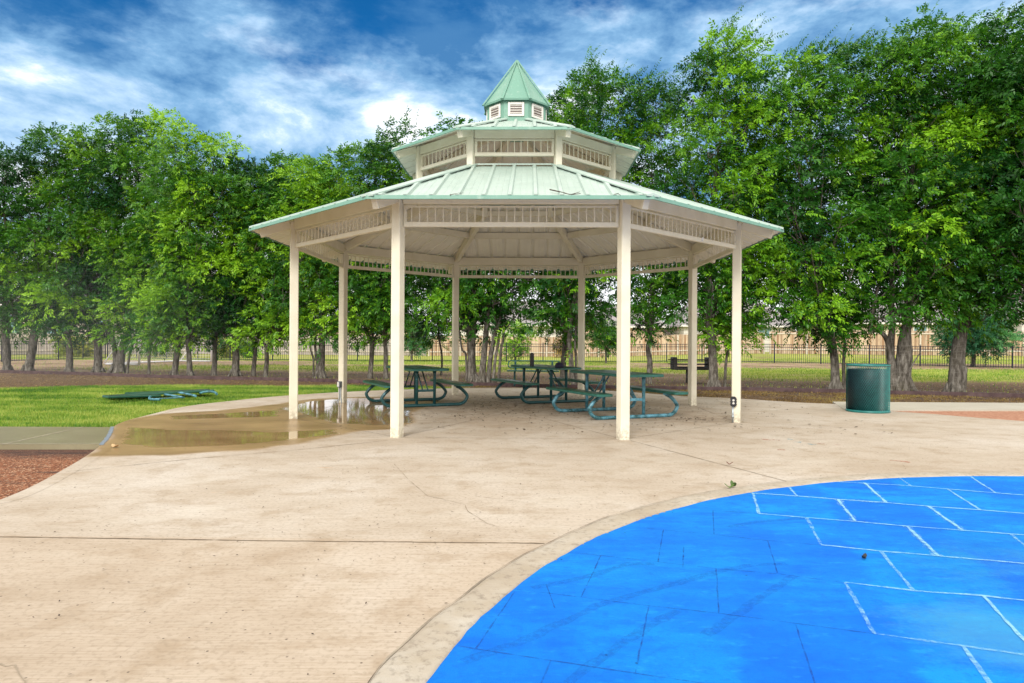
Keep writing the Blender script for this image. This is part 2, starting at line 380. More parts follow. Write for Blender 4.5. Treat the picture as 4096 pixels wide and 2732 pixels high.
pud = t.rng(t.math('ADD', t.attr('pool'), t.math('MULTIPLY', t.math('SUBTRACT', t.noise(3.0, 4, vec=t.map(t.pos(), (.4, 2.2, 1))), .5), .75)), .42, .60, sm=True)
wc = t.mix(t.rng(stk, .35, .65), (.40, .265, .13), (.27, .17, .078))
c = t.mix(wetn, c, wc); t.bump(t.math('MULTIPLY', t.math('ADD', t.math('MULTIPLY', n_c, .6), t.math('MULTIPLY', broom, .8)), t.math('SUBTRACT', 1.0, pud)), .11, .004)
rg = t.math('SUBTRACT', t.math('SUBTRACT', .82, t.math('MULTIPLY', wetn, .50)), t.math('MULTIPLY', pud, .27), clamp=True)
M['concrete'] = t.set(c, rg, spec=.5)
def conc2(name, a, b, rough):
    t = NT(name); c = t.mix(t.rng(t.noise(1.3, 6, .6), .3, .7), a, b); c = t.mix(t.rng(t.noise(30, 5), .5, .8, 0, .3), c, (.2, .16, .12)); t.bump(t.noise(50, 4), .25, .005); return t.set(c, rough)
M['walk'] = conc2('wet_sidewalk', (.30, .27, .175), (.22, .19, .12), .28)
M['walk2'] = conc2('dry_sidewalk', (.50, .47, .40), (.42, .385, .32), .85)
t = NT('curb_concrete'); c = t.ramp(t.noise(1.6, 6, .65), [(.3, (.34, .275, .205)), (.5, (.42, .365, .295)), (.72, (.52, .485, .43))])
c = t.mix(t.rng(t.noise(6, 5, .6), .50, .66, 0, .5), c, (.36, .30, .22)); c = t.mix(t.rng(t.noise(26, 5, .7), .52, .66, 0, .6), c, (.20, .165, .13)); t.bump(t.noise(24, 6, .7), .5, .012); M['curb'] = t.set(c, .85)
M['joint'] = simple('joint_gap', (.13, .095, .065), (.24, .18, .12), 9, .9)
M['joint_light2'] = simple('fine_crack', (.34, .28, .21), (.22, .17, .12), 5, .9)
M['curbjoint'] = simple('curb_crack', (.10, .08, .06), (.42, .36, .28), 3, .9)
M['joint_light'] = simple('pale_joint', (.42, .38, .29), (.36, .31, .23), 9, .8)
M['sealant'] = simple('blue_grey_sealant', (.17, .21, .26), (.24, .28, .34), 12, .5)
# blue rubber
t = NT('blue_rubber'); X = t.xyz()
c = t.mix(t.rng(t.noise(.9, 5, .6), .3, .7), (.0012, .19, .58), (.003, .285, .74)); c = t.mix(t.rng(t.noise(2.2, 6, .65, vec=t.map(t.pos(), (1, 2.6, 1))), .44, .68, 0, .7), c, (.0, .115, .60))
c = t.mix(t.rng(t.noise(110, 3), .52, .72, 0, .25), c, (.0, .08, .48))
tile = t.attr('tile'); c = t.mix(t.rng(tile, 0, 1, 0, .6), c, (.0, .10, .62)); c = t.mix(t.rng(t.noise(16, 6, .7), .5, .68, 0, .45), c, (.0, .10, .55)); c = t.mix(t.rng(t.noise(7, 6, .7, vec=t.map(t.pos(), (1, 2, 1))), .56, .72, 0, .3), c, (.03, .42, .85))
wr = t.attr('wear'); wn_ = t.noise(55, 6, .75); wl_ = t.noise(2.0, 6, .65, vec=t.map(t.pos(), (1.6, 3, 1)))
wm_ = t.rng(t.math('ADD', t.math('ADD', wr, t.math('MULTIPLY', wl_, .65)), t.math('MULTIPLY', wn_, .55)), .98, 1.35)
c = t.mix(t.math('MULTIPLY', wm_, .42), c, (.08, .37, .50)); blk = t.math('MULTIPLY', t.rng(t.voro(9), .03, .07, 1, 0), t.rng(t.noise(2.1, 2), .55, .62)); c = t.mix(blk, c, (.0, .02, .08))
t.bump(t.noise(130, 5, .7), .5, .006); M['rubber'] = t.set(c, .8, spec=.2)
def decal(name, col, a0, a1, scale=28, strength=1.0):
    t = NT(name); a = t.math('MULTIPLY', t.rng(t.math('ADD', t.noise(scale, 6, .75), t.attr('fade')), a0, a1), strength); t.set(col, .85)
    tp = t.n('ShaderNodeBsdfTransparent'); ms = t.n('ShaderNodeMixShader'); t.l(a, ms.inputs[0]); t.l(tp.outputs[0], ms.inputs[1]); t.l(t.b.outputs[0], ms.inputs[2]); t.l(ms.outputs[0], t.out.inputs[0]); return t.m
M['chalk'] = decal('worn_white_line', (.28, .60, .80), .38, .70, strength=.8)
M['seam'] = decal('dark_seam', (.0, .06, .36), .38, .62, 12, .7)
M['scuff'] = decal('dark_scuff', (.0, .07, .42), .38, .72, 45, .34)
# soils
t = NT('soil'); X = t.xyz(); n0 = t.noise(.35, 6, .65); n1_ = t.noise(2.5, 6, .7); n2_ = t.noise(26, 5, .7); n3_ = t.noise(9, 4, .6)
c = t.mix(t.rng(n1_, .32, .68), (.060, .035, .020), (.155, .098, .056)); c = t.mix(t.rng(n2_, .45, .7, 0, .8), c, (.36, .24, .13)); c = t.mix(t.rng(n2_, .5, .32, 0, .8), c, (.028, .018, .012))
c = t.mix(t.rng(n3_, .62, .72, 0, .5), c, (.42, .30, .19))
pale = t.math('MULTIPLY', t.rng(X[1], 20, 31, 0, 1), t.rng(n0, .3, .6)); c = t.mix(t.math('MULTIPLY', pale, .8), c, t.mix(t.rng(n2_, .4, .65), (.50, .37, .26), (.33, .235, .165)))
gm = t.math('MULTIPLY', t.attr('green'), t.rng(n3_, .2, .52)); c = t.mix(gm, c, t.mix(t.rng(n2_, .35, .65), (.22, .30, .03), (.45, .48, .10)))
t.bump(n2_, .9, .03); M['soil'] = t.set(c, .95, spec=.15)
t = NT('lawn_soil'); n2_ = t.noise(40, 5, .7); c = t.mix(t.rng(t.noise(1.4, 6, .6), .35, .65), (.12, .20, .02), (.24, .29, .05)); c = t.mix(t.rng(n2_, .5, .7, 0, .6), c, (.24, .28, .06)); t.bump(n2_, .8, .02); M['lawn'] = t.set(c, .95, spec=.1)
t = NT('red_gravel'); v_ = t.voro(75, out='Color'); g = t.n('ShaderNodeSeparateColor'); t.l(v_, g.inputs[0])
c = t.ramp(g.outputs[0], [(0, (.08, .03, .016)), (.45, (.24, .088, .042)), (.8, (.38, .155, .075)), (1, (.6, .42, .28))])
dk = t.math('ADD', t.rng(t.noise(1.7, 5, .6, vec=t.map(t.pos(), (.7, 2.6, 1))), .56, .68, 0, .85), t.math('MULTIPLY', t.rng(t.xyz()[1], 7.1, 7.6), .75), clamp=True); c = t.mix(dk, c, (.055, .032, .028))
t.bump(t.voro(75), .9, .015); M['gravel'] = t.set(c, .9, spec=.3)
M['gravel2'] = simple('orange_gravel', (.30, .12, .065), (.48, .26, .17), 22, .9, .6, 80)
t = NT('edging'); M['edging'] = t.set(t.mix(t.rng(t.noise(6, 4), .35, .65), (.05, .024, .026), (.10, .06, .062)), .7)
# wood fence planks
def wood(name, stops, k=7.2):
    t = NT(name); X = t.xyz(t.obj()); pid = t.math('FLOOR', t.math('MULTIPLY', X[0], k)); wn2 = t.n('ShaderNodeTexWhiteNoise', noise_dimensions='1D'); t.l(pid, wn2.inputs['W'])
    c = t.ramp(wn2.outputs[0], stops); g = t.noise(5, 6, .65, vec=t.map(t.obj(), (9, 9, .6))); c = t.mix(t.rng(g, .42, .68, 0, .6), c, (.20, .115, .07))
    c = t.mix(t.rng(X[2], 1.55, 1.8, 0, .35), c, (.35, .30, .25)); return t.set(c, .85, spec=.2)
M['wood'] = wood('cedar_planks', [(0, (.34, .20, .12)), (.35, (.56, .40, .27)), (.7, (.70, .56, .42)), (1, (.30, .19, .125))])
M['woodgrey'] = wood('grey_planks', [(0, (.38, .35, .34)), (.5, (.50, .47, .45)), (1, (.44, .39, .36))])
M['rail'] = simple('pale_rail', (.66, .60, .54), (.55, .48, .40), 5, .8)
def siding(name, a):
    t = NT(name); X = t.xyz(); l_ = t.math('PINGPONG', t.math('MULTIPLY', X[2], 3.2), .5); c = t.mix(t.rng(l_, 0, .09, 1, 0), a, tuple(q * .45 for q in a)); return t.set(c, .7)
M['sid_peach'] = siding('peach_siding', (.62, .44, .33)); M['sid_white'] = siding('white_siding', (.66, .63, .60)); M['sid_tan'] = siding('tan_siding', (.50, .40, .33)); M['sid_beige'] = siding('beige_siding', (.55, .48, .40))
M['shingle'] = simple('shingles', (.34, .32, .33), (.24, .225, .23), 3, .9, .4, 20)
t = NT('window_glass'); M['glass'] = t.set((.12, .24, .25), .06, spec=.8)
M['bark_litter'] = M['debris']

def C2(p): return (p.x, p.y)
# ------------------------------------------------------------------ ground
def sstep(x, a, b):
    t = np.clip((x - a) / (b - a), 0, 1); return t * t * (3 - 2 * t)
def hz(X, Y):
    return -0.06 + 0.45 * sstep(Y, 40, 52) * sstep(X, 5, 22) + .02 * (vnoise(X + 300, Y + 300, .5, 5) - .5) * (1 - sstep(Y, 60, 70))
xs = np.concatenate([[-900, -400, -200, -120], np.arange(-80, 80.1, 1.0), [120, 200, 400, 900]])
ys = np.concatenate([[-400, -150, -60, -30, -15], np.arange(-8, 80.1, 1.0), [100, 150, 300, 700, 1500]])
def greenf(X, Y):
    band = sstep(Y, 27.5, 31) * (1 - sstep(Y, 33.5, 36.5)) * sstep(X, -21, -12) * .9 + sstep(Y, 42.5, 44) * (1 - sstep(Y, 70, 75)) * 1.1
    band = band + sstep(X, 6, 10) * sstep(Y, 22.5, 24.5) * (1 - sstep(Y, 30, 33)) * .9 + sstep(Y, 36.5, 38.5) * sstep(X, -13, -8) * (1 - sstep(X, 4, 8)) * .9
    return np.clip(band * (-.15 + 2.0 * vnoise(X + 200, Y * 2 + 200, .7, 7)), 0, 1)
gx2 = np.concatenate([[-900, -400, -200, -120, -90, -70], np.arange(-60, 60.1, .4), [70, 90, 120, 200, 400, 900]])
gy2 = np.concatenate([[-400, -150, -60, -30, -15], np.arange(-8, 75.1, .4), [80, 100, 150, 300, 700, 1500]])
g = grid_mesh('ground', gx2, gy2, hz, M['soil'], attrs={'green': greenf}); tag(g, kind='structure')

# slab outline (ground plan read off the photograph)
left_edge = [(0, 2000), (104, 1957), (208, 1904), (298, 1853), (351, 1820), (402, 1782), (444, 1734), (460, 1703), (506, 1683), (566, 1667), (633, 1650), (702, 1633), (804, 1617), (906, 1606), (1034, 1592), (1151, 1582), (1356, 1569), (1552, 1560), (1808, 1553), (2020, 1551), (2196, 1553), (2469, 1565), (2725, 1584), (2928, 1593), (3173, 1609), (3386, 1619), (3470, 1636), (3560, 1645), (3714, 1655), (3873, 1668), (4096, 1685)]
slab_poly = [C2(G(*p)) for p in left_edge]
slab_poly = [C2(p) for p in smooth_path([(x, y, 0) for x, y in slab_poly], 4)]
slab_poly = [(-8.5, -4), (-7.5, 0.5), (-5.2, 3.2)] + slab_poly + [(14, 8.6), (16, 3), (14, -4)]
blue_px = [(1720, 2732), (1832, 2587), (1945, 2454), (2057, 2352), (2148, 2281), (2271, 2215), (2352, 2169), (2454, 2118), (2617, 2067), (2770, 2026), (2872, 1998), (3005, 1973), (3178, 1945), (3351, 1928), (3535, 1916), (3738, 1908), (3861, 1906), (4096, 1908)]
bp = np.array([C2(G(*p)) for p in blue_px])
# circle fit of the pad edge
A_ = np.c_[2 * bp, np.ones(len(bp))]; sol = np.linalg.lstsq(A_, (bp ** 2).sum(1), rcond=None)[0]
PC = sol[:2]; PR = math.sqrt(sol[2] + (PC ** 2).sum())
print('pad circle', PC, PR, 'resid', np.abs(np.hypot(*(bp - PC).T) - PR).max())
def edge_r(a):        # measured radius of the pad edge at polar angle a
    aa = np.arctan2(bp[:, 1] - PC[1], bp[:, 0] - PC[0]); rr = np.hypot(bp[:, 0] - PC[0], bp[:, 1] - PC[1]); o = np.argsort(aa)
    return np.interp(a, aa[o], rr[o])
CURB = 0.17
wet_px = [(340, 1828), (402, 1782), (444, 1734), (455, 1690), (566, 1668), (640, 1655), (860, 1643), (1100, 1618), (1240, 1597), (1400, 1588), (1600, 1588), (1760, 1592), (1770, 1606), (1640, 1650), (1660, 1690), (1560, 1716), (1440, 1722), (1300, 1750), (1180, 1776), (1000, 1800), (700, 1818), (480, 1824)]
wet_poly = [C2(G(*p)) for p in wet_px]
pools = [[(480, 1700), (700, 1712), (1100, 1722), (1370, 1712), (1400, 1735), (1180, 1765), (900, 1790), (600, 1800), (430, 1780)], [(1110, 1636), (1240, 1605), (1400, 1592), (1600, 1596), (1640, 1640), (1650, 1690), (1500, 1700), (1330, 1690), (1200, 1650)], [(640, 1662), (900, 1650), (1150, 1634), (1150, 1668), (900, 1676), (660, 1684)]]
pools = [[C2(G(*p)) for p in q] for q in pools]
def wetf(X, Y): return np.clip(.5 - poly_sdf(X, Y, wet_poly) / .5, 0, 1)
def poolf(X, Y): return np.clip(np.max([.5 - (.10 + .20 * (i != 1)) * 1.0 - poly_sdf(X, Y, q) / .5 + (.10 if i == 1 else 0) for i, q in enumerate(pools)], 0), 0, 1)
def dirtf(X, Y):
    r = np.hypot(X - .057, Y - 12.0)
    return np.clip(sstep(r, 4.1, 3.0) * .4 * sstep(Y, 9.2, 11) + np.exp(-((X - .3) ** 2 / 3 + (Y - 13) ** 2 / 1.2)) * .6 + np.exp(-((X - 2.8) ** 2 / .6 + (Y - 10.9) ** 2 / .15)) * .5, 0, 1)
def slab_keep(x, y):
    a = np.arctan2(y - PC[1], x - PC[0]); r = np.hypot(x - PC[0], y - PC[1])
    return (poly_sdf(x, y, slab_poly) < 0) & (r > PR + .04)
STEP = .05
sx = np.arange(-9, 16.01, STEP); sy = np.arange(-1, 18.01, STEP)
slab = grid_mesh('concrete_slab', sx, sy, lambda X, Y: np.zeros_like(X), M['concrete'], keep=lambda x, y: slab_keep(x, y) & (poly_sdf(x, y, slab_poly) < -.035), attrs={'wet': wetf, 'pool': poolf, 'dirt': dirtf}); tag(slab, kind='structure')
# clean slab rim: a ring strip that covers the stepped edge of the grid
def ribbon(pts, w0, w1, z, zs=None):
    """flat strip along pts (xy), offset range w0..w1 to the left"""
    P = np.array(pts, float); T = np.gradient(P, axis=0); T /= np.hypot(T[:, 0], T[:, 1])[:, None] + 1e-9; N = np.c_[-T[:, 1], T[:, 0]]
    return P + N * w0, P + N * w1
rim = MB(); rp = slab_poly
Pn = np.array(rp); a_, b_ = ribbon(rp, -.0, -.14, 0)
rv = [(x, y, 0.0015) for x, y in a_] + [(x, y, 0.0015) for x, y in b_] + [(x, y, -.14) for x, y in a_]; n = len(rp)
rim.add(rv, [(i, i + 1, n + i + 1, n + i) for i in range(n - 1)] + [(i, 2 * n + i, 2 * n + i + 1, i + 1) for i in range(n - 1)])
ro = rim.build('slab_edge', M['concrete']); tag(ro, kind='structure')
for nm, fn in (('wet', wetf), ('pool', poolf), ('dirt', dirtf)):
    co = np.array([v[:2] for v in rv]); at = ro.data.attributes.new(nm, 'FLOAT', 'POINT'); at.data.foreach_set('value', fn(co[:, 0], co[:, 1]).astype(np.float32))
# curb ring and blue pad
cb = MB(); NA = 400; prof = [(CURB + .03, -.002), (CURB + .018, .004), (CURB - .012, .012), (.02, .012), (.004, .006), (0, -.03)]
angs = [2 * math.pi * k / NA for k in range(NA)]
rj = random.Random(4)
wob = [.004 * math.sin(43 * a) + rj.uniform(-.003, .003) for a in angs]; wob2 = [.007 * math.sin(11 * a + 1) + .006 * math.sin(29 * a) + .004 * math.sin(67 * a + 2) + rj.uniform(-.0012, .0012) for a in angs]
V = []
for (dr, z) in prof:
    for k, a in enumerate(angs):
        q = PR + dr + (wob[k] if dr < .1 else wob2[k]); V.append((PC[0] + q * math.cos(a), PC[1] + q * math.sin(a), z))
Fc = [(i * NA + k, i * NA + (k + 1) % NA, (i + 1) * NA + (k + 1) % NA, (i + 1) * NA + k) for i in range(len(prof) - 1) for k in range(NA)]
cb.add(V, Fc, True); tag(cb.build('curb_ring', M['curb']), kind='structure')
# crack between curb and slab
ck = MB(); V = []
for k, a in enumerate(angs):
    w_ = .002 + .004 * abs(math.sin(k * .37)) * rj.random()
    for s_ in (-1, 1):
        q = PR + CURB + .024 + wob2[k] + s_ * w_; V.append((PC[0] + q * math.cos(a), PC[1] + q * math.sin(a), .0085))
ck.add(V, [(2 * k, 2 * k + 1, (2 * k + 3) % (2 * NA), (2 * k + 2) % (2 * NA)) for k in range(NA)]); tag(ck.build('curb_joint', M['curbjoint']), kind='structure')
ZP = 0.004
px_ = np.arange(PC[0] - PR - .05, PC[0] + PR + .05, .06); py_ = np.arange(PC[1] - PR - .05, PC[1] + PR + .05, .06)
wc_ = G(4050, 2560); wc2 = G(4000, 2250)
def wearf(X, Y):
    return np.exp(-(((X - wc_.x) / .55) ** 2 + ((Y - wc_.y) / .42) ** 2)) * .80 + np.exp(-(((X - wc2.x) / 1.3) ** 2 + ((Y - wc2.y) / .7) ** 2)) * .42 + sstep(X, 1.6, 4) * .14
K = lambda x, y: (1700 + x / .9812, 1700 + y / .9812)
t_dir = (G(*K(2351, 690)) - G(*K(560, 500))).normalized()
def tilef(X, Y):
    u = X * t_dir.x + Y * t_dir.y; v = -X * t_dir.y + Y * t_dir.x
    return vnoise(np.floor(u / .62) + 40, np.floor(v / .42) + 40, .999, 9, 1)
pad = grid_mesh('splash_pad_surface', px_, py_, lambda X, Y: np.full_like(X, ZP), M['rubber'], keep=lambda x, y: np.hypot(x - PC[0], y - PC[1]) < PR + .03, attrs={'wear': wearf, 'tile': tilef}); tag(pad, kind='structure')
def strips(name, segs, w, z, mat, fade=None, jit=.0, seed=1, kind='structure'):
    rng = random.Random(seed); mb = MB(); fv = []
    for si, seg in enumerate(segs):
        P = [Vector((p[0], p[1], 0)) for p in seg]; D = [P[0]]
        for a, b in zip(P[:-1], P[1:]):
            m = max(1, int((b - a).length / .06))
            for k in range(1, m + 1): D.append(a.lerp(b, k / m))
        pts = [(p.x, p.y) for p in D]
        a_, b_ = ribbon(pts, -w / 2, w / 2, 0); n = len(pts); ja = [rng.uniform(-jit, jit) for _ in range(n)]; jb = [rng.uniform(-jit, jit) for _ in range(n)]
        N = (b_ - a_) / w
        vs_ = [(x + N[i][0] * ja[i], y + N[i][1] * ja[i], z + si * .00004) for i, (x, y) in enumerate(a_)] + [(x + N[i][0] * jb[i], y + N[i][1] * jb[i], z + si * .00004) for i, (x, y) in enumerate(b_)]
        mb.add(vs_, [(i, i + 1, n + i + 1, n + i) for i in range(n - 1)]); fv += [(fade[si] if fade else 0)] * len(vs_)
    o = mb.build(name, mat); at = o.data.attributes.new('fade', 'FLOAT', 'POINT'); at.data.foreach_set('value', np.array(fv, np.float32)); tag(o, kind=kind); return o
def gk(pts, z=ZP): return [C2(G(*K(x, y), z)) for x, y in pts]
white = [[(1620, 224), (1880, 238), (2240, 268), (2352, 276)], [(1280, 268), (1460, 280), (1620, 293), (1800, 305), (1970, 320), (2180, 335), (2360, 349)],
  [(1310, 349), (1500, 365), (1690, 380), (1890, 398), (2110, 415), (2360, 433)], [(1555, 472), (1790, 497), (2010, 515), (2360, 546)], [(1650, 620), (1915, 652), (2190, 672), (2360, 691)], [(1760, 820), (2110, 870), (2360, 906)],
  [(1860, 206), (1905, 240)], [(2140, 203), (2240, 267)], [(1430, 246), (1460, 280)], [(1725, 228), (1810, 305)], [(2050, 252), (2180, 335)], [(1287, 268), (1310, 349)], [(1620, 293), (1690, 380)], [(1975, 320), (2110, 415)], [(1497, 365), (1555, 472)], [(1890, 398), (2015, 517)], [(2300, 430), (2420, 530)], [(1788, 497), (1915, 652)], [(1648, 620), (1765, 820)], [(2190, 672), (2400, 900)], [(2110, 870), (2230, 1040)]]
fd = [.16, .16, .12, .10, .06, .0, .0, .1, .1, .2, .12, .08, .16, .16, .0, .12, 0, .04, .0, .14, .05]
strips('painted_lines', [gk(s) for s in white], .018, ZP + .0035, M['chalk'], fd, .005)
wide = [[(1725, 228), (1810, 305)], [(1620, 293), (1690, 380)], [(1975, 320), (2110, 415)], [(1890, 398), (2015, 517)], [(1280, 268), (1460, 280), (1620, 293), (1800, 305)]]
strips('painted_lines_worn', [gk(s) for s in wide], .045, ZP + .0025, M['chalk'], [-.08] * 5, .012, 5)
dark = [[(1130, 335), (1310, 349)], [(870, 405), (935, 413), (1130, 430), (1350, 455), (1555, 472)], [(560, 500), (690, 513), (915, 538), (1145, 565), (1385, 585), (1650, 620)], [(355, 645), (615, 677), (875, 710), (1155, 740), (1460, 780), (1760, 820)], [(130, 868), (200, 880), (495, 925), (825, 975), (1100, 1016)],
  [(1130, 335), (1135, 430)], [(935, 413), (915, 538)], [(1345, 455), (1385, 585)], [(690, 513), (613, 677)], [(1143, 565), (1153, 740)], [(355, 650), (200, 878)], [(878, 710), (825, 975)], [(1455, 785), (1535, 1030)], [(495, 925), (450, 1030)], [(475, 625), (510, 720)], [(1015, 480), (1012, 560)]]
strips('rubber_seams', [gk(s) for s in dark], .006, ZP + .0015, M['seam'], None, .002, 2)
scf = [[(150, 930), (360, 858), (700, 700), (1190, 566)], [(560, 1013), (780, 850), (990, 728)], [(1100, 825), (1300, 690), (1450, 590)], [(420, 640), (620, 600), (800, 545), (900, 545)], [(1190, 400), (1320, 378), (1500, 366)], [(1190, 566), (1300, 548), (1420, 545)]]
strips('rubber_scuffs', [gk(s) for s in scf], .05, ZP + .0007, M['scuff'], None, .008, 3)

# joints in the concrete
OC = Vector((.057, 12.0, 0)); TH = -.024; CR = 3.692
def oc(r, k): a = R(22.5 + 45 * k) + TH; return (OC.x + r * math.cos(a), OC.y + r * math.sin(a))
J = []
for k in range(8):
    J.append([oc(CR, k), oc(CR, k + 1)])
    J.append([(OC.x, OC.y), oc(CR - .1, k)])
J += [[oc(CR, 3), oc(4.75, 3)], [oc(CR, 2), oc(4.55, 2)], [oc(CR, 0), oc(6.2, 0)], [oc(CR, 1), oc(4.6, 1)], [oc(CR, 7), oc(7.0, 7)]]
strips('slab_joints', J, .007, .0022, M['joint'], None, .002, 6)
strips('slab_saw_joints', [[C2(G(1552, 1762)), C2(G(1191, 1800)), C2(G(791, 1834)), C2(G(262, 1888))], [C2(G(2522, 1763)), C2(G(3147, 1926))], [C2(G(1154, 1682)), C2(G(800, 1693)), C2(G(458, 1706))]], .008, .0026, M['joint'], None, .003, 7)
strips('slab_expansion_joint', [[C2(G(-60, 2147)), C2(G(500, 2155)), C2(G(1100, 2164)), C2(G(2178, 2174))]], .012, .0026, M['joint'], None, .004, 8)
strips('slab_cracks', [[C2(G(u, v)) for u, v in s] for s in ([(1508, 1831), (1575, 1855), (1640, 1925), (1712, 1985), (1765, 1995), (1860, 2020), (1870, 2045), (1950, 2095), (2000, 2110)], [(0, 2655), (22, 2668), (60, 2660), (75, 2700), (105, 2732)], [(2100, 2010), (1900, 1985)])], .0035, .0024, M['joint_light2'], None, .0025, 9)
for nm_, colr, segs in (('red_chalk_marks', (.42, .10, .05), [[(3110, 1799), (3140, 1801)], [(3050, 1757), (3085, 1762)], [(3090, 1760), (3120, 1762)], [(3340, 1779), (3362, 1781)], [(3270, 1774), (3300, 1776)], [(3560, 1842), (3640, 1850)], [(3280, 2228), (3284, 2229)]]), ('blue_chalk_marks', (.16, .46, .60), [[(3236, 1776), (3262, 1780)], [(3180, 1768), (3205, 1770)], [(3150, 1757), (3172, 1759)]])):
    strips(nm_, [[C2(G(*p)) for p in sg] for sg in segs], .045, .0036, decal(nm_, colr, .40, .62, 16, .75), None, .012, 31)
# sidewalks
sw = MB(); q = [G(-300, 1779), G(401, 1778), G(440, 1735), G(452, 1709), G(-300, 1706)]
sw.prism([C2(p) for p in q], -.12, .003); tag(sw.build('sidewalk_left', M['walk']), kind='structure')
strips('sidewalk_joint', [[C2(G(333, 1709)), C2(G(10, 1779))], [C2(G(-200, 1777)), C2(G(398, 1776))]], .02, .0055, M['joint_light'], None, .003)
strips('sealant_strip', [[C2(G(450, 1708)), C2(G(440, 1735)), C2(G(424, 1760)), C2(G(404, 1782))]], .045, .0065, M['sealant'], None, .006)
sw = MB(); q = [G(3380, 1640), G(3554, 1641), G(4096, 1641), G(4700, 1645), G(4700, 1613), G(4096, 1612), G(3554, 1609), G(3330, 1607)]
sw.prism([C2(p) for p in q], -.12, .0045); tag(sw.build('sidewalk_right', M['walk2']), kind='structure')
# gravel beds
gv = MB(); q = [G(-300, 1779), G(401, 1779), G(360, 1830), G(200, 1925), G(0, 2020), G(-300, 2120), G(-900, 2100), G(-900, 1779)]
gv.prism([C2(p) for p in q], -.3, -.055); tag(gv.build('gravel_bed_left', M['gravel']), kind='structure')
gv = MB(); q = [G(3440, 1642), G(3500, 1660), G(4096, 1720), G(4700, 1760), G(4700, 1640), G(4096, 1638)]
gv.prism([C2(p) for p in q], -.3, -.018); tag(gv.build('gravel_bed_right', M['gravel2']), kind='structure')
# lawn
lawn_px = [(-500, 1706), (452, 1706), (506, 1683), (633, 1650), (804, 1617), (1034, 1592), (1356, 1569), (1552, 1560), (1808, 1553), (1890, 1550), (1640, 1541), (1395, 1537), (1151, 1541), (700, 1537), (238, 1542), (0, 1551), (-500, 1565)]
lawn_poly = [C2(G(*p)) for p in lawn_px]
lx = np.arange(-26, 0, .2); ly = np.arange(8, 20, .2)
lw = grid_mesh('lawn', lx, ly, lambda X, Y: -.022 - .035 * sstep(poly_sdf(X, Y, lawn_poly), -.25, .05), M['lawn'], keep=lambda x, y: poly_sdf(x, y, lawn_poly) < .0); tag(lw, kind='structure')

def blades(name, N, region, z, hmin, hmax, wid, mat, seed, tintf=None, label=None, lean=.5, cat='grass'):
    rng = np.random.RandomState(seed); x0, x1, y0, y1, test = region
    X = rng.uniform(x0, x1, N); Y = rng.uniform(y0, y1, N); k = test(X, Y, rng); X, Y = X[k], Y[k]; n = len(X)
    hgt = rng.uniform(hmin, hmax, n) * (.6 + .8 * vnoise(X + 90, Y + 90, 1.7, seed)); a = rng.uniform(0, 2 * np.pi, n); b = rng.uniform(0, 2 * np.pi, n); L = rng.uniform(0, lean, n) * hgt
    Z = z(X, Y) if callable(z) else np.full(n, z)
    dx, dy = np.cos(a) * wid / 2, np.sin(a) * wid / 2
    P0 = np.stack([X - dx, Y - dy, Z], -1); P1 = np.stack([X + dx, Y + dy, Z], -1); P2 = np.stack([X + np.cos(b) * L, Y + np.sin(b) * L, Z + hgt], -1)
    V = np.stack([P0, P1, P2], 1).reshape(-1, 3)
    tn = np.clip(1.5 * (vnoise(X + 50, Y * 2.2 + 50, .8, seed + 1) - .5) + .9 * (vnoise(X + 50, Y * 1.6 + 50, 3.2, seed + 2) - .5) + rng.uniform(.2, .8, n), 0, 1)
    if tintf is not None: tn = np.clip(tn + tintf(X, Y), 0, 1)
    o = np_mesh(name, V, 3, mat, attrs={'tint': tn}); tag(o, label, cat, kind='stuff'); return o
blades('grass', 330000, (-24, -1, 8.8, 19, lambda X, Y, r: (poly_sdf(X, Y, lawn_poly) < -.02) & (np.abs(X) < Y * .80)), -.03, .028, .062, .010, M['grass'], 11, label='short bright green lawn grass left of the pavilion slab')
edge_px = [(-500, 1472), (0, 1487), (238, 1493), (387, 1497), (521, 1503), (685, 1508), (830, 1513), (957, 1515), (1151, 1519), (1395, 1527), (1613, 1533), (1900, 1538), (2196, 1546), (2782, 1556), (2928, 1557), (3386, 1567), (3554, 1572), (4096, 1585), (4700, 1600)]
edge_pts = [G(*p, -.02) for p in edge_px]
ey = lambda X: np.interp(X, [p.x for p in edge_pts], [p.y for p in edge_pts])
blades('dry_grass', 130000, (-14, 14, 12.5, 21, lambda X, Y, r: (poly_sdf(X, Y, slab_poly) > .05) & (poly_sdf(X, Y, lawn_poly) > .1) & (Y < ey(X) - .1) & (np.abs(X) < Y * .8) & (X > -1.0) & (vnoise(X + 20, Y + 20, 1.3, 3) > .42) & ~((X > 6) & (Y < 14.3))), -.06, .02, .055, .012, M['drygrass'], 12, label='dry yellow grass tufts between the slab and the dark edging')
blades('rough_grass', 260000, (-34, 34, 17, 47, lambda X, Y, r: (np.abs(X) < Y * .8) & (Y > ey(X) + .3) & (r.rand(len(X)) < np.clip(greenf(X, Y) * 1.0 + .05, 0, 1))), lambda X, Y: hz(X, Y), .03, .10, .022, M['grass'], 13, label='patchy grass under the trees and along the black fence', tintf=lambda X, Y: np.full(len(X), .18))
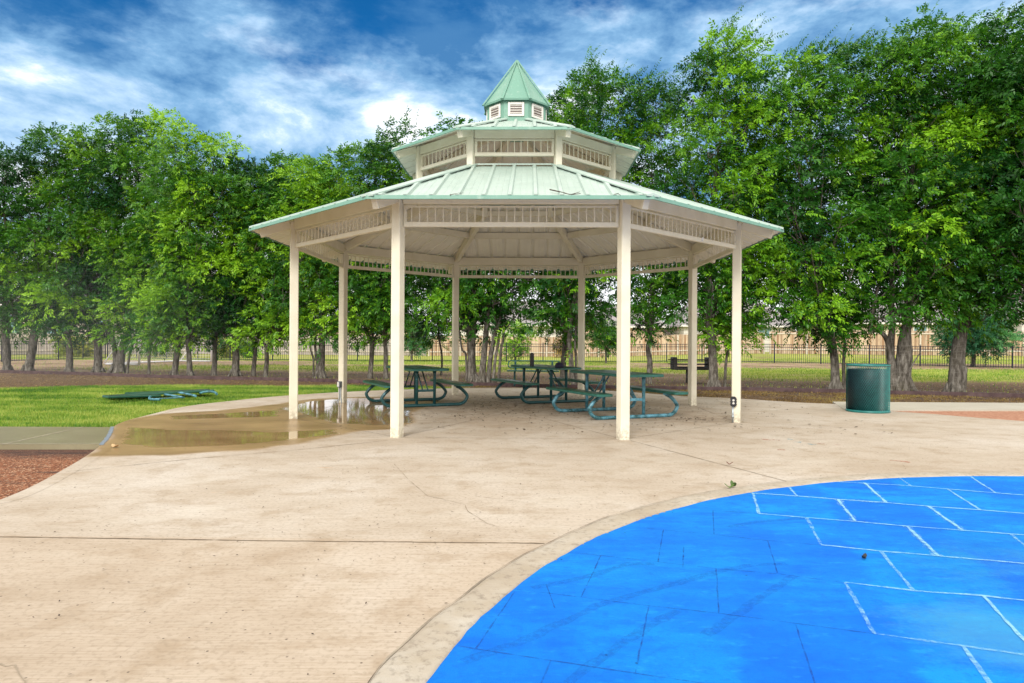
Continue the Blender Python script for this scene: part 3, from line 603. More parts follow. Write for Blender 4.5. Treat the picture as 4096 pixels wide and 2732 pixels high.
def litter(name, N, region, zf, s0, s1, seed, label, tint=(0, 1), mat='debris', cat='leaf litter'):
    rng = np.random.RandomState(seed); x0, x1, y0, y1, test = region
    X = rng.uniform(x0, x1, N); Y = rng.uniform(y0, y1, N); k = test(X, Y, rng); X, Y = X[k], Y[k]; n = len(X)
    a = rng.uniform(0, 2 * np.pi, n); L = rng.uniform(s0, s1, n); W_ = L * rng.uniform(.25, .7, n); Z = zf(X, Y) if callable(zf) else np.full(n, zf)
    u = np.stack([np.cos(a), np.sin(a), rng.uniform(-.25, .25, n)], -1); v = np.stack([-np.sin(a), np.cos(a), rng.uniform(-.25, .25, n)], -1); P = np.stack([X, Y, Z + .006 + .25 * L * .5], -1)
    V = np.stack([P - u * L[:, None] / 2, P - v * W_[:, None] / 2, P + u * L[:, None] / 2, P + v * W_[:, None] / 2], 1).reshape(-1, 3)
    o = np_mesh(name, V, 4, M[mat], attrs={'tint': rng.uniform(tint[0], tint[1], n) ** 1.5}); tag(o, label, cat, kind='stuff')
litter('mulch', 150000, (-30, 20, 14, 30, lambda X, Y, r: (np.abs(X) < Y * .8) & (poly_sdf(X, Y, slab_poly) > .03) & (poly_sdf(X, Y, lawn_poly) > .0) & (Y > 14.5) & (Y < ey(X) + 7) & (greenf(X, Y) < .5) & (r.rand(len(X)) < np.exp(-np.abs(Y - ey(X)) / 5))), hz, .02, .07, 21, 'brown mulch and fallen leaves under the tree row')
litter('slab_debris', 15000, (-2.5, 5.5, 9, 17, lambda X, Y, r: (r.rand(len(X)) < (np.exp(-((X - .6) ** 2 / 5 + (Y - 13.2) ** 2 / 5)) * .55 + np.exp(-((X - 2.9) ** 2 / .25 + (Y - 10.85) ** 2 / .03)) * .9 + .05)) & (poly_sdf(X, Y, slab_poly) < -.1)), .0, .016, .060, 22, 'scattered dark leaf bits on the slab around the picnic tables', (0, .5))
litter('pebbles', 2600, (-6, 9, 1.6, 10, lambda X, Y, r: (poly_sdf(X, Y, slab_poly) < -.1) & (np.hypot(X - PC[0], Y - PC[1]) > PR + .2)), .0, .006, .020, 23, 'tiny dark grit specks on the open concrete', (0, .35), cat='grit')

# ------------------------------------------------------------------ pavilion
T8 = math.tan(R(22.5)); C8 = math.cos(R(22.5))
pav = empty('picnic_pavilion', (OC.x, OC.y, 0), TH)
tag(pav, 'large cream steel octagonal picnic pavilion with tiered mint green metal roof and louvred cupola', 'pavilion')
def V8(r, k, z=0.0): a = R(22.5 + 45 * k); return Vector((r * math.cos(a), r * math.sin(a), z))
def face_frame(k):                                    # outward normal, tangent of face k (between vertex k and k+1)
    a = R(45 + 45 * k); n = Vector((math.cos(a), math.sin(a), 0)); t = Vector((-math.sin(a), math.cos(a), 0)); return n, t
def post(k, r, s, z0, z1, name='post', parent=None):
    mb = MB(); a = R(22.5 + 45 * k); mb.bbox((r * math.cos(a), r * math.sin(a), (z0 + z1) / 2), (s, s, z1 - z0), .010, Matrix.Rotation(a, 3, 'Z'))
    return mb.build(name, M['cream'], parent or pav)
def railing(k, Rr, ps, zt, zb, hb, nb, mat='cream'):
    n, t = face_frame(k); ap = Rr * C8; L = 2 * Rr * math.sin(R(22.5)) - ps - .012
    up = Vector((0, 0, 1)); mb = MB()
    c = n * ap
    mb.beam(c - t * L / 2 + up * zt, c + t * L / 2 + up * zt, .022, .022, bev=.003)
    mb.beam(c - t * L / 2 + up * (zb + hb / 2), c + t * L / 2 + up * (zb + hb / 2), .05, hb, bev=.005)
    for i in range(nb):
        u = -L / 2 + L * (i + 1) / (nb + 1); p = c + t * u
        mb.beam(p + up * (zb + hb - .002), p + up * (zt - .008), .014, .014, up=tuple(n), bev=.002)
    for s_ in (-1, 1):
        p = c + t * s_ * (L / 2 - .02); mb.beam(p + up * (zb + hb), p + up * (zt + .012), .04, .038, up=tuple(n), bev=.003)
        for zz in (.045, -.045):
            q = p + up * ((zb + hb + zt) / 2 + zz * (zt - zb) / .21) + n * .02; mb.tube([q, q + n * .014], .012, 8); q = q - n * .04; mb.tube([q, q - n * .014], .012, 8)
    return mb.build('railing_panel', M[mat], pav)
ZE, RE, RT, ZT = 2.882, 4.348, 1.645, 3.885
ZU, RU, RUT, ZUT = 4.309, 2.1795, .50, 4.925
SL = (ZT - ZE) / ((RE - RT) * C8); SU = (ZUT - ZU) / ((RU - RUT) * C8)
zl = lambda ap: ZE + SL * (RE * C8 - ap)             # lower roof plane height at apothem distance
zu = lambda ap: ZU + SU * (RU * C8 - ap)
for k in range(8):
    p = post(k, CR, .127, -.01, 3.045)
    if k == 3:                                        # grey outlet box on the back left post
        b = MB(); a = R(22.5 + 45 * k); n_ = Vector((-math.sin(a), math.cos(a), 0)) ; rad = Vector((math.cos(a), math.sin(a), 0))
        f = n_ ; q = V8(CR, k, 0.36) - 0 * rad
        # faces the camera side: tangent face pointing to -y
        f = n_ if n_.y < 0 else -n_
        q = V8(CR, k, .36) + f * .09; b.bbox(q, (.07, .09, .115), .004, Matrix.Rotation(a, 3, 'Z')); ob = b.build('outlet_box', M['boxgrey'], p)
        b = MB(); b.bbox(q + f * .048 + Vector((0, 0, .0)) - rad * -.004, (.04, .008, .085), .002, Matrix.Rotation(a, 3, 'Z')); b.build('outlet_cover', M['outlet'], ob)
        for s_ in (-1, 1):
            b = MB(); g0 = V8(CR, k, .30) + f * .085 + rad * .018 * s_; b.tube(smooth_path([g0, g0 - Vector((0, 0, .2)), g0 - Vector((0, 0, .25)) + rad * .012 * s_, Vector((g0.x, g0.y, -.005)) + rad * .02 * s_]), .011, 8); b.build('conduit', M['galv'], p)
    if k == 7:                                        # black double outlet on the right post
        a = R(22.5 + 45 * k); rad = Vector((math.cos(a), math.sin(a), 0)); f = Vector((-math.sin(a), math.cos(a), 0)); f = f if f.y < 0 else -f
        Mr = Matrix.Rotation(a, 3, 'Z'); q = V8(CR, k, .318) + f * .088 - rad * .032
        b = MB(); b.bbox(q, (.082, .05, .135), .006, Mr)
        for s_ in (-1, 1):
            for zz in (-.04, 0, .04): b.bbox(q + Vector((0, 0, zz)) + rad * s_ * .044, (.012, .03, .012), .002, Mr)
            b.bbox(q + Vector((0, 0, .072 * s_)), (.05, .03, .012), .002, Mr)
        ob = b.build('outlet_box', M['boxblack'], p)
        for zz in (.022, -.022):
            b = MB(); c_ = q + f * .026 + Vector((0, 0, zz)) + rad * .004; b.tube([c_, c_ + f * .006], .0165, 14); so = b.build('socket', M['outlet'], ob)
            b = MB()
            for dx in (-.006, .006): b.bbox(c_ + f * .0068 + rad * dx + Vector((0, 0, .003)), (.002, .003, .008), .0005, Mr)
            b.bbox(c_ + f * .0068 + Vector((0, 0, -.008)), (.004, .003, .004), .0005, Mr); b.build('slots', M['boxblack'], ob)
        b = MB(); g0 = V8(CR, k, .25) + f * .088 - rad * .04; b.tube([g0, g0 - Vector((0, 0, .254))], .014, 10); b.tube([g0 - Vector((0, 0, .14)), g0 - Vector((0, 0, .175))], .018, 10); b.build('conduit', M['galv'], p)
    n, t = face_frame(k); s2 = CR * math.sin(R(22.5)) - .0665
    # eave beam
    mb = MB(); c = n * (CR * C8) + Vector((0, 0, 3.008)); mb.beam(c - t * s2, c + t * s2, .085, .165, bev=.006); mb.build('eave_beam', M['cream'], pav)
    railing(k, CR, .127, 2.895, 2.638, .062, 26)
    # purlin
    ap = 2.42; hw = ap * T8 - .055; mb = MB(); c = n * ap + Vector((0, 0, zl(ap) - .092)); mb.beam(c - t * hw, c + t * hw, .07, .125, bev=.005); mb.build('purlin', M['cream'], pav)
    # ring beam under the upper posts
    ap = 1.60; hw = ap * T8 - .055; mb = MB(); c = n * ap + Vector((0, 0, 3.74)); mb.beam(c - t * hw, c + t * hw, .06, .10, bev=.005); mb.build('ring_beam', M['cream'], pav)
    # rafters on the hips: inner rafter and outer tail
    zh = lambda r: zl(r * C8)
    mb = MB(); mb.beam(V8(CR - .066, k, zh(CR - .066) - .105), V8(1.78, k, zh(1.78) - .105), .09, .15, up=tuple(V8(1, k + 0).cross(Vector((0, 0, 1))).cross(Vector((1, 0, 0))) if False else (0, 0, 1)), bev=.006); mb.build('rafter', M['cream'], pav)
    mb = MB(); mb.beam(V8(CR + .065, k, zh(CR + .065) - .10), V8(4.20, k, zh(4.20) - .10), .085, .135, bev=.006); mb.build('rafter_tail', M['cream'], pav)
    # clerestory
    post(k, 1.723, .102, 3.66, 4.43, 'upper_post')
    s3 = 1.723 * math.sin(R(22.5)) - .053; mb = MB(); c = n * (1.723 * C8) + Vector((0, 0, 4.352)); mb.beam(c - t * s3, c + t * s3, .06, .135, bev=.005); mb.build('upper_beam', M['cream'], pav)
    railing(k, 1.723, .102, 4.262, 4.018, .055, 11)
    zh2 = lambda r: zu(r * C8)
    mb = MB(); mb.beam(V8(1.67, k, zh2(1.67) - .085), V8(.30, k, zh2(.30) - .085), .08, .11, bev=.005); mb.build('upper_rafter', M['cream'], pav)
    mb = MB(); mb.beam(V8(1.776, k, zh2(1.776) - .085), V8(2.09, k, zh2(2.09) - .085), .08, .11, bev=.005); mb.build('upper_rafter_tail', M['cream'], pav)
def roof(Ae, At, ze, slope, pitch, off, hgt=.034, phase=0.0):
    mb = MB()
    for k in range(8):
        n, t = face_frame(k); W_ = Ae * T8; prof = []
        m = int(W_ / pitch) + 2
        us = []
        for i in range(-m, m + 1):
            u0 = (i + phase) * pitch
            for du, h in ((-.036, 0), (-.020, hgt), (.020, hgt), (.036, 0), (.105, 0), (.110, .004), (.120, .004), (.125, 0), (.185, 0), (.190, .004), (.20, .004), (.205, 0)): us.append((u0 + du, h))
        kink = At * T8
        us = [(u, h) for u, h in us if abs(u) < W_ - .002]
        def hat(u):
            for (a, ha), (b, hb) in zip(us[:-1], us[1:]):
                if a <= u <= b: return ha + (hb - ha) * (u - a) / (b - a + 1e-9)
            return 0
        us = sorted(us + [(-W_, 0), (W_, 0), (-kink, hat(-kink)), (kink, hat(kink))])
        vs_ = []
        for u, h in us:
            ap_top = max(At, abs(u) / T8)
            for ap in (Ae, ap_top):
                p = n * ap + t * u; vs_.append((p.x, p.y, ze + slope * (Ae - ap) + h + off))
        mb.add(vs_, [(2 * i, 2 * i + 2, 2 * i + 3, 2 * i + 1) for i in range(len(us) - 1)])
    return mb
P_ = .305
roof(RE * C8, RT * C8, ZE, SL, P_, .0).build('roof_sheet', M['mint'], pav)
roof(RE * C8 - .012, RT * C8, ZE + .0, SL, P_, -.006).build('roof_underside', M['soffit'], pav)
roof(RU * C8, RUT * C8, ZU, SU, P_, .0).build('upper_roof_sheet', M['mint'], pav)
roof(RU * C8 - .012, .25, ZU, SU, P_, -.006).build('upper_roof_underside', M['soffit'], pav)
def trim(Rr, ze, h, th, name, parent=None, screws=.3):
    mb = MB(); b = 0; pr = [(Rr, ze + h * .45), (Rr + .004, ze + h * .5), (Rr + th, ze + h * .45), (Rr + th + .003, ze - h * .5), (Rr - .004, ze - h * .55), (Rr, ze - h * .2)]
    V = []
    for r, z in pr:
        for k in range(8): V.append(V8(r / 1.0, k, z))
    m = len(pr); mb.add(V, [(i * 8 + k, i * 8 + (k + 1) % 8, ((i + 1) % m) * 8 + (k + 1) % 8, ((i + 1) % m) * 8 + k) for i in range(m) for k in range(8)])
    for k in range(8):
        n, t = face_frame(k); ap = (Rr + th + .003) * C8; W_ = ap * T8; q = int(2 * W_ / screws)
        for i in range(q):
            u = -W_ + (i + .5) * 2 * W_ / q; mb.bbox(n * (ap + .001) + t * u + Vector((0, 0, ze - h * .42)), (.010, .010, .008), .002)
    return mb.build(name, M['mint_trim'], parent or pav)
trim(RE, ZE + .004, .046, .008, 'drip_edge')
trim(RU, ZU + .004, .042, .007, 'upper_drip_edge', screws=.25)
def caps(r0, z0, r1, z1, w, name, lift=.034, mat='mint'):
    for k in range(8):
        a = R(22.5 + 45 * k); tg = Vector((-math.sin(a), math.cos(a), 0)); mb = MB()
        V = []
        for r, z in ((r0, z0), (r1, z1)):
            c = V8(r, k, z + lift)
            for u, dz in ((-w, -.016 - lift * .15), (-w, -.004), (-w * .12, .018), (w * .12, .018), (w, -.004), (w, -.016 - lift * .15)): V.append(c + tg * u + Vector((0, 0, dz)))
        mb.add(V, [(i, i + 1, 7 + i, 6 + i) for i in range(5)] + [(0, 6, 11, 5), tuple(range(6))[::-1], tuple(range(6, 12))])
        mb.build(name, M[mat], pav)
caps(RE + .004, ZE, RT - .0, ZT, .085, 'hip_cap')
caps(RU + .004, ZU, RUT, ZUT, .062, 'upper_hip_cap', .03)
# closing trim at the top of the lower roof
mb = MB(); V = []
for r, z in ((RT + .05, ZT + .012), (RT + .045, ZT + .030), (RT - .03, ZT + .055), (RT - .035, ZT + .02)):
    for k in range(8): V.append(V8(r, k, z))
mb.add(V, [(i * 8 + k, i * 8 + (k + 1) % 8, (i + 1) % 4 * 8 + (k + 1) % 8, (i + 1) % 4 * 8 + k) for i in range(4) for k in range(8)]); mb.build('roof_top_trim', M['mint'], pav)
# cupola
mb = MB(); V = []
for r, z in ((.539, 4.84), (.539, 5.262)):
    for k in range(8): V.append(V8(r, k, z))
mb.add(V, [(k, (k + 1) % 8, 8 + (k + 1) % 8, 8 + k) for k in range(8)] + [tuple(range(8))[::-1]])
for k in range(8):     # corner folds
    a = R(22.5 + 45 * k); c = V8(.541, k, 5.05)
    for s_ in (-1, 1):
        n, t = face_frame(k if s_ > 0 else k - 1); mb.box(c + t * s_ * .045 - V8(.002, k), (.003, .085, .40), Matrix.Rotation(math.atan2(n.y, n.x), 3, 'Z'))
cup = mb.build('cupola_wall', M['mint_trim'], pav)
for k in range(8):
    n, t = face_frame(k); ap = .539 * C8; Mr = Matrix.Rotation(math.atan2(n.y, n.x), 3, 'Z'); mb = MB(); cz = 5.10; c = n * (ap + .012) + Vector((0, 0, cz))
    w, h, bw = .272, .235, .040
    for s_ in (-1, 1):
        mb.bbox(c + t * s_ * (w - bw) / 2, (.022, bw, h), .005, Mr); mb.bbox(c + Vector((0, 0, s_ * (h - bw) / 2)), (.0205, w - 2 * bw, bw), .005, Mr)
    for i in range(4):
        z = -.062 + i * .042; Mt = Mr @ Matrix.Rotation(R(38), 3, 'Y'); mb.box(c - n * .002 + Vector((0, 0, z + .004)), (.036, w - 2 * bw, .004), Mt)
    mb.build('louver_vent', M['white'], cup)
    mb = MB(); mb.box(n * (ap + .003) + Vector((0, 0, cz)), (.003, w - 2 * bw + .01, h - 2 * bw + .01), Mr); mb.build('vent_back', simple('vent_dark', (.30, .25, .24), (.36, .30, .28)) if k == 0 else bpy.data.materials['vent_dark'], cup)
mb = MB(); V = [V8(.604, k, 5.262) for k in range(8)] + [Vector((0, 0, 6.10))]
mb.add(V, [(k, (k + 1) % 8, 8) for k in range(8)] + [tuple(range(8))[::-1]]); spire = mb.build('spire_roof', M['mint_trim'], pav)
mb = MB(); V = []
for r, z in ((.604, 5.272), (.612, 5.268), (.606, 5.238), (.598, 5.240)):
    for k in range(8): V.append(V8(r, k, z))
mb.add(V, [(i * 8 + k, i * 8 + (k + 1) % 8, (i + 1) % 4 * 8 + (k + 1) % 8, (i + 1) % 4 * 8 + k) for i in range(4) for k in range(8)]); mb.build('spire_eave_trim', M['mint_trim'], spire)
for k in range(8):
    a = R(22.5 + 45 * k); tg = Vector((-math.sin(a), math.cos(a), 0)); nn_ = Vector((math.cos(a) * .86, math.sin(a) * .86, .62)).normalized(); mb = MB(); V = []
    for r, z, w in ((.622, 5.252, .028), (.004, 6.118, .012)):
        c = V8(r, k, z)
        for u, dn in ((-w, -.010), (-w, .0), (0, .012), (w, .0), (w, -.010)): V.append(c + tg * u + nn_ * (dn + .006))
    mb.add(V, [(i, i + 1, 6 + i, 5 + i) for i in range(4)] + [(0, 5, 9, 4), (4, 3, 2, 1, 0), (5, 6, 7, 8, 9)]); mb.build('spire_ridge_cap', M['mint_trim'], spire)
# a small tag caught on the right front railing
mb = MB(); q = AT(2810, 957, 9.55); mb.bbox((0, 0, 0), (.03, .012, .05), .004, Matrix.Rotation(.3, 3, 'Y')); o = mb.build('paper_scrap', M['outlet'], None, q); tag(o, 'small pale scrap of paper stuck on the bottom rail of the right front railing', 'scrap')

# branches lying on the roof
def twig(name, pts, r, label, seed):
    rng = random.Random(seed); mb = MB(); pts = [Vector(p) for p in pts]; mb.tube(smooth_path(pts, 3), [r * (1 - .6 * i / (3 * (len(pts) - 1))) for i in range(3 * (len(pts) - 1) + 1)], 6)
    for i in range(1, len(pts) - 1):
        dd = (pts[i + 1] - pts[i]).normalized(); sd_ = Vector((rng.uniform(-1, 1), rng.uniform(-1, 1), .1)).normalized(); mb.tube([pts[i], pts[i] + (dd + sd_ * .8) * .09], [r * .6, r * .3], 5)
    o = mb.build(name, M['bark']); tag(o, label, 'branch'); return o
def on_roof(u, v):     # point on the front lower roof plane under pixel
    r_ = ray(u, v); n, t = face_frame(5); c, s = math.cos(TH), math.sin(TH); nw = Vector((n.x * c - n.y * s, n.x * s + n.y * c, 0))
    # plane: z = ZE + SL*(RE*C8 - (p-OC).nw)
    o_ = Vector((0, 0, H)); A0 = ZE + SL * (RE * C8 - (o_ - OC).dot(nw)) - H; B0 = r_.z + SL * r_.dot(nw); t_ = A0 / B0
    return o_ + r_ * t_ + Vector((0, 0, .035))
twig('fallen_branch', [on_roof(*p) for p in ((2200, 770), (2235, 778), (2262, 785), (2285, 790), (2322, 786))], .010, 'longer forked dead branch lying on the lower front roof right of centre', 3)
twig('fallen_branch', [on_roof(*p) for p in ((1800, 791), (1822, 787), (1842, 783))], .006, 'short dead twig lying near the eave of the lower front roof left of centre', 5)
twig('fallen_branch', [on_roof(*p) for p in ((2458, 789), (2470, 787), (2482, 792))], .006, 'tiny dead twig lying on the lower front roof near its right corner', 7)

# ------------------------------------------------------------------ picnic tables
def rslab(mb, cx, cy, cz, L, Wd, th, rad=.05, seg=4):
    pts = []
    for sx_, sy_, a0 in ((1, 1, 0), (-1, 1, 90), (-1, -1, 180), (1, -1, 270)):
        for i in range(seg + 1):
            a = R(a0 + 90 * i / seg); pts.append((cx + sx_ * (Wd / 2 - rad) + rad * math.cos(a), cy + sy_ * (L / 2 - rad) + rad * math.sin(a)))
    n = len(pts)
    rings = [(0, -th), (.0, -.006), (-.004, -.001), (-.012, 0)]
    V = []
    for ins, z in rings:
        for x, y in pts:
            dx, dy = x - cx, y - cy; V.append((cx + dx * (1 + ins / (Wd / 2)), cy + dy * (1 + ins / (L / 2)), cz + z))
    mb.add(V, [(i * n + k, i * n + (k + 1) % n, (i + 1) * n + (k + 1) % n, (i + 1) * n + k) for i in range(3) for k in range(n)] + [tuple(range(n))[::-1], tuple(range(3 * n, 4 * n))])
def picnic_table(loc, rz, label, worn=False, zt=.715, zb=.425):
    root = empty('picnic_table', loc, rz); tag(root, label, 'picnic table', 'green picnic tables under the pavilion')
    tm = M['tube_worn'] if worn else M['tube']
    def plank(name, x, z, w, th):
        mb = MB(); rslab(mb, 0, 0, 0, 1.86, w, th, .06); o = mb.build(name, M['perf'], root, (x, 0, z))
        mb = MB(); rslab(mb, 0, 0, 0, 1.868, w + .008, th - .012, .064); r = mb.build('rim', M['perf_edge'], o, (0, 0, -.008)); return o
    plank('tabletop', 0, zt, .72, .045)
    for s_ in (-1, 1): plank('bench_seat', s_ * .70, zb, .265, .042)
    for fy in (-.62, .62):
        mb = MB()
        half = [(.60, zb - .055), (.665, zb - .085), (.745, zb - .145), (.81, zb - .225), (.815, .155), (.765, .075), (.67, .034), (.5, .030)]
        pts = [(x, fy, z) for x, z in half] + [(-x, fy, z) for x, z in half[::-1]]; sp = smooth_path(pts, 5)
        rs = []
        for p in sp: rs.append(.030)
        mb.tube(sp, rs, 12)
        for s_ in (-1, 1):
            mb.tube([(s_ * .17, fy, .03), (s_ * .17, fy, zt - .12), (s_ * .17, fy, zt - .05)], [.027, .027, .036], 12)
            mb.bbox((s_ * .64, fy, zb - .052), (.17, .05, .02), .005); mb.bbox((s_ * .17, fy, zt - .05), (.11, .06, .012), .004)
        mb.bbox((0, fy, .30), (.34, .012, .045), .003)
        mb.build('leg_frame', tm, root)
        mb = MB(); sg = 1 if fy > 0 else -1; mb.tube([(.05, fy - .02 * sg, .30), (.05, fy - .40 * sg, zt - .055)], .013, 8); mb.tube([(-.05, fy - .02 * sg, .30), (-.05, fy - .40 * sg, zt - .055)], .013, 8); mb.build('brace', tm, root)
    return root
def table_at(f0, f1, **k):        # two frame centre pixels: near, far
    a, b = G(*f0), G(*f1); c = (a + b) / 2; d_ = b - a; rz = math.atan2(d_.y, d_.x) - R(90); return picnic_table((c.x, c.y, 0), rz, **k)
tA = table_at((1701, 1627), (1629, 1606), label='green steel picnic table on the wet part of the slab, leftmost under the roof')
tB = table_at((2240, 1613), (2119, 1592), label='green steel picnic table with a black bottle and a dark cap on it')
tC = table_at((2548, 1676), (2373, 1643), label='worn bluish green picnic table behind the front right post, nearest on the right', worn=True)
mb = MB(); rslab(mb, 0, 0, .255, .075, .072, .255, .012, 3); q = AT(1900 + 892 / 3.918, 1350 + 430 / 3.918, 13.9); o = mb.build('bottle', M['bottle'], None, (q.x, q.y, .7155), .3)
mb = MB(); rslab(mb, 0, 0, .275, .062, .060, .02, .012, 3); mb.build('lid', M['boxblack'], o); tag(o, 'tall black bottle standing on the middle picnic table', 'bottle')
mb = MB(); mb.lathe([(.001, .105), (.03, .102), (.06, .088), (.082, .06), (.09, .02), (.09, .0)], 20)
V = []
for i in range(9):
    a = R(-60 + 15 * i); V += [(.088 * math.sin(a), -.088 * math.cos(a), .012), (.10 * math.sin(a), -.088 * math.cos(a) - .075 * math.cos(a) ** 2, .004 + .012 * math.cos(a)), (.10 * math.sin(a), -.088 * math.cos(a) - .075 * math.cos(a) ** 2, .001 + .012 * math.cos(a)), (.088 * math.sin(a), -.088 * math.cos(a), .007)]
mb.add(V, [(4 * i + j, 4 * i + (j + 1) % 4, 4 * i + 4 + (j + 1) % 4, 4 * i + 4 + j) for i in range(8) for j in range(4)])
q = AT(1900 + 1322 / 3.918, 1350 + 450 / 3.918, 13.3); o = mb.build('cap', M['cap'], None, (q.x, q.y, .7155), .5); tag(o, 'dark navy cap lying on the middle picnic table beside the bottle', 'cap')

# collapsed table on the lawn
root = empty('collapsed_table', G(640, 1590, 0)); tag(root, 'broken green picnic table lying flat and collapsed on the lawn', 'picnic table')
base = G(640, 1590, 0)
def rel(u, v, Y): return AT(u, v, Y) - base
def slab_between(name, p0, p1, w, th, tilt=0):
    mb = MB(); mb.beam(p0, p1, w, th, up=(0, -math.sin(tilt), math.cos(tilt)), bev=.01); return mb.build(name, M['perf'], root)
slab_between('tabletop', rel(422, 1586, 13.9), rel(838, 1562, 15.2), .72, .045, R(-4))
slab_between('bench_seat', rel(421, 1588, 13.2), rel(632, 1582, 14.0), .26, .04)
slab_between('bench_seat', rel(500, 1574, 15.2), rel(840, 1560, 16.0), .26, .04)
for pts in ([(660, 1578, 14.2), (700, 1584, 13.9), (730, 1590, 13.5)], [(715, 1570, 14.4), (750, 1576, 14.1), (782, 1584, 13.7)], [(800, 1572, 14.7), (835, 1566, 14.5), (858, 1569, 14.2), (867, 1576, 13.9)], [(610, 1583, 14.0), (598, 1590, 13.6), (604, 1597, 13.3), (640, 1598, 13.2)]):
    mb = MB(); mb.tube(smooth_path([rel(*p) for p in pts], 4), .024, 10); mb.build('leg', M['tube_worn'], root)
mb = MB(); mb.tube([rel(600, 1596, 13.3), rel(740, 1590, 13.5)], .012, 8); mb.build('brace', M['tube_worn'], root)

# ------------------------------------------------------------------ trash can
tp = G(3471, 1646); tcn = empty('trash_can', (tp.x, tp.y + .02, 0)); tag(tcn, 'round dark green expanded metal mesh trash can on the right of the slab', 'trash can')
RB, HB = .345, .845
tcn.location.y = 12.28; tcn.location.x = AT(3471, 1600, 12.28).x
mb = MB(); NW = 60
for s_ in (-1, 1):
    for k in range(NW):
        a0 = 2 * math.pi * k / NW; V = []; ns = 22; turn = .62
        for i in range(ns + 1):
            z = .035 + (HB - .06) * i / ns; a = a0 + s_ * turn * i / ns * 2.2
            for da, dr in ((-.0085, s_ * .0014), (.0085, s_ * .0014 + .004)): V.append(((RB + dr) * math.cos(a + da), (RB + dr) * math.sin(a + da), z))
        mb.add(V, [(2 * i, 2 * i + 1, 2 * i + 3, 2 * i + 2) for i in range(ns)])
mb.build('mesh_body', M['cantin'], tcn)
mb = MB(); mb.lathe([(RB - .012, HB - .032), (RB + .010, HB - .030), (RB + .016, HB - .012), (RB + .008, HB), (RB - .012, HB - .004)], 48, close=True); mb.build('rim', M['cantin'], tcn)
mb = MB(); mb.lathe([(RB - .012, .0), (RB + .014, .0), (RB + .016, .02), (RB + .004, .042), (RB - .012, .04)], 48, close=True); mb.build('base_ring', M['cantin'], tcn)
mb = MB(); mb.lathe([(.001, .03), (RB - .022, .03), (RB - .014, .755), (RB - .020, .76), (RB - .03, .06), (.001, .06)], 40); mb.build('liner', M['liner'], tcn)

# ------------------------------------------------------------------ mesh bench and grill
bp0 = AT(2135, 1500, 19); bn = empty('park_bench', (bp0.x, 19, 0), -.1); tag(bn, 'small green mesh park bench with rounded back behind the middle picnic table', 'bench')
L = 1.42
mb = MB(); hh = .135; path = [(-L / 2 + .06, 0, .69), (L / 2 - .06, 0, .69), (L / 2 - .01, 0, .66), (L / 2, 0, .60), (L / 2 - .01, 0, .52), (L / 2 - .06, 0, .49), (-L / 2 + .06, 0, .49), (-L / 2 + .01, 0, .52), (-L / 2, 0, .60), (-L / 2 + .01, 0, .66), (-L / 2 + .06, 0, .69)]
mb.tube(path, .016, 8)
for i in range(34):
    for s_ in (-1, 1):
        x = -L / 2 + .03 + (L - .06) * i / 33; dx = s_ * .085
        for c_ in (0,): mb.beam((max(-L / 2 + .01, min(L / 2 - .01, x - dx)), 0, .50), (max(-L / 2 + .01, min(L / 2 - .01, x + dx)), 0, .68), .004, .007, up=(0, 1, 0), bev=.001)
mb.build('backrest', M['perf_edge'], bn)
mb = MB(); rslab(mb, 0, 0, 0, L, .34, .035, .05); o = mb.build('seat', M['perf'], bn, (0, -.24, .44)); o.rotation_euler.z = R(90)
for s_ in (-1, 1):
    x = s_ * L * .36; mb = MB(); mb.tube(smooth_path([(x, -.02, .68), (x, -.01, .52), (x, .0, .44), (x, -.10, .39), (x, -.2, .37), (x, -.2, .2), (x, -.2, 0)], 4), .028, 8); mb.build('leg', M['tube'], bn)
q = AT(2765, 1470, 22); gr = empty('charcoal_grill', (q.x, 22, hz(np.array(q.x), np.array(22.)).item())); tag(gr, 'blackened steel park grill with notched side plates among the trees', 'grill')
mb = MB(); mb.bbox((0, 0, .44), (1.10, .5, .05), .006); mb.bbox((-.02, -.26, .46), (1.05, .012, .07), .003); mb.bbox((0, .26, .47), (1.05, .012, .09), .003); mb.build('tray', M['grill'], gr)
mb = MB(); mb.bbox((-.78, -.1, .455), (.42, .22, .012), .003); mb.build('side_shelf', M['grill'], gr)
for x, w in ((-.57, .13), (.56, .20)):
    mb = MB(); mb.bbox((x, -.05, .62), (w, .42, .40), .01); 
    for zz in (.55, .66, .76): mb.bbox((x - (w / 2) * (1 if x < 0 else -1), -.1, zz), (.05, .30, .025), .004)
    mb.build('side_plate', M['grill'], gr)
for z in (.60, .74):
    mb = MB(); mb.tube([(-.72, -.22, z), (.74, -.22, z)], .020, 8); mb.tube([(-.72, .12, z), (.74, .12, z)], .014, 8)
    for i in range(12): mb.tube([(-.5 + i * .09, -.22, z), (-.5 + i * .09, .12, z)], .006, 5)
    mb.build('grate', M['grill'], gr)
mb = MB(); mb.tube([(-.12, 0, -.05), (-.12, 0, .42)], .05, 10); mb.build('pedestal', M['grill'], gr)

# ------------------------------------------------------------------ edging
def z_g(x, y): return hz(np.array(float(x)), np.array(float(y))).item()
mb = MB(); ep = [p for p in smooth_path([(p.x, p.y, 0) for p in edge_pts], 4)]
a_, b_ = ribbon([(p.x, p.y) for p in ep], -.045, .045, 0); n = len(ep)
V = [(x, y, -.08) for x, y in a_] + [(x, y, .045) for x, y in a_] + [(x, y, .045) for x, y in b_] + [(x, y, -.08) for x, y in b_]
mb.add(V, [(j * n + i, j * n + i + 1, (j + 1) * n + i + 1, (j + 1) * n + i) for j in range(3) for i in range(n - 1)])
o = mb.build('garden_edging', M['edging']); tag(o, 'long low dark maroon plastic edging running in front of the tree row', 'edging')

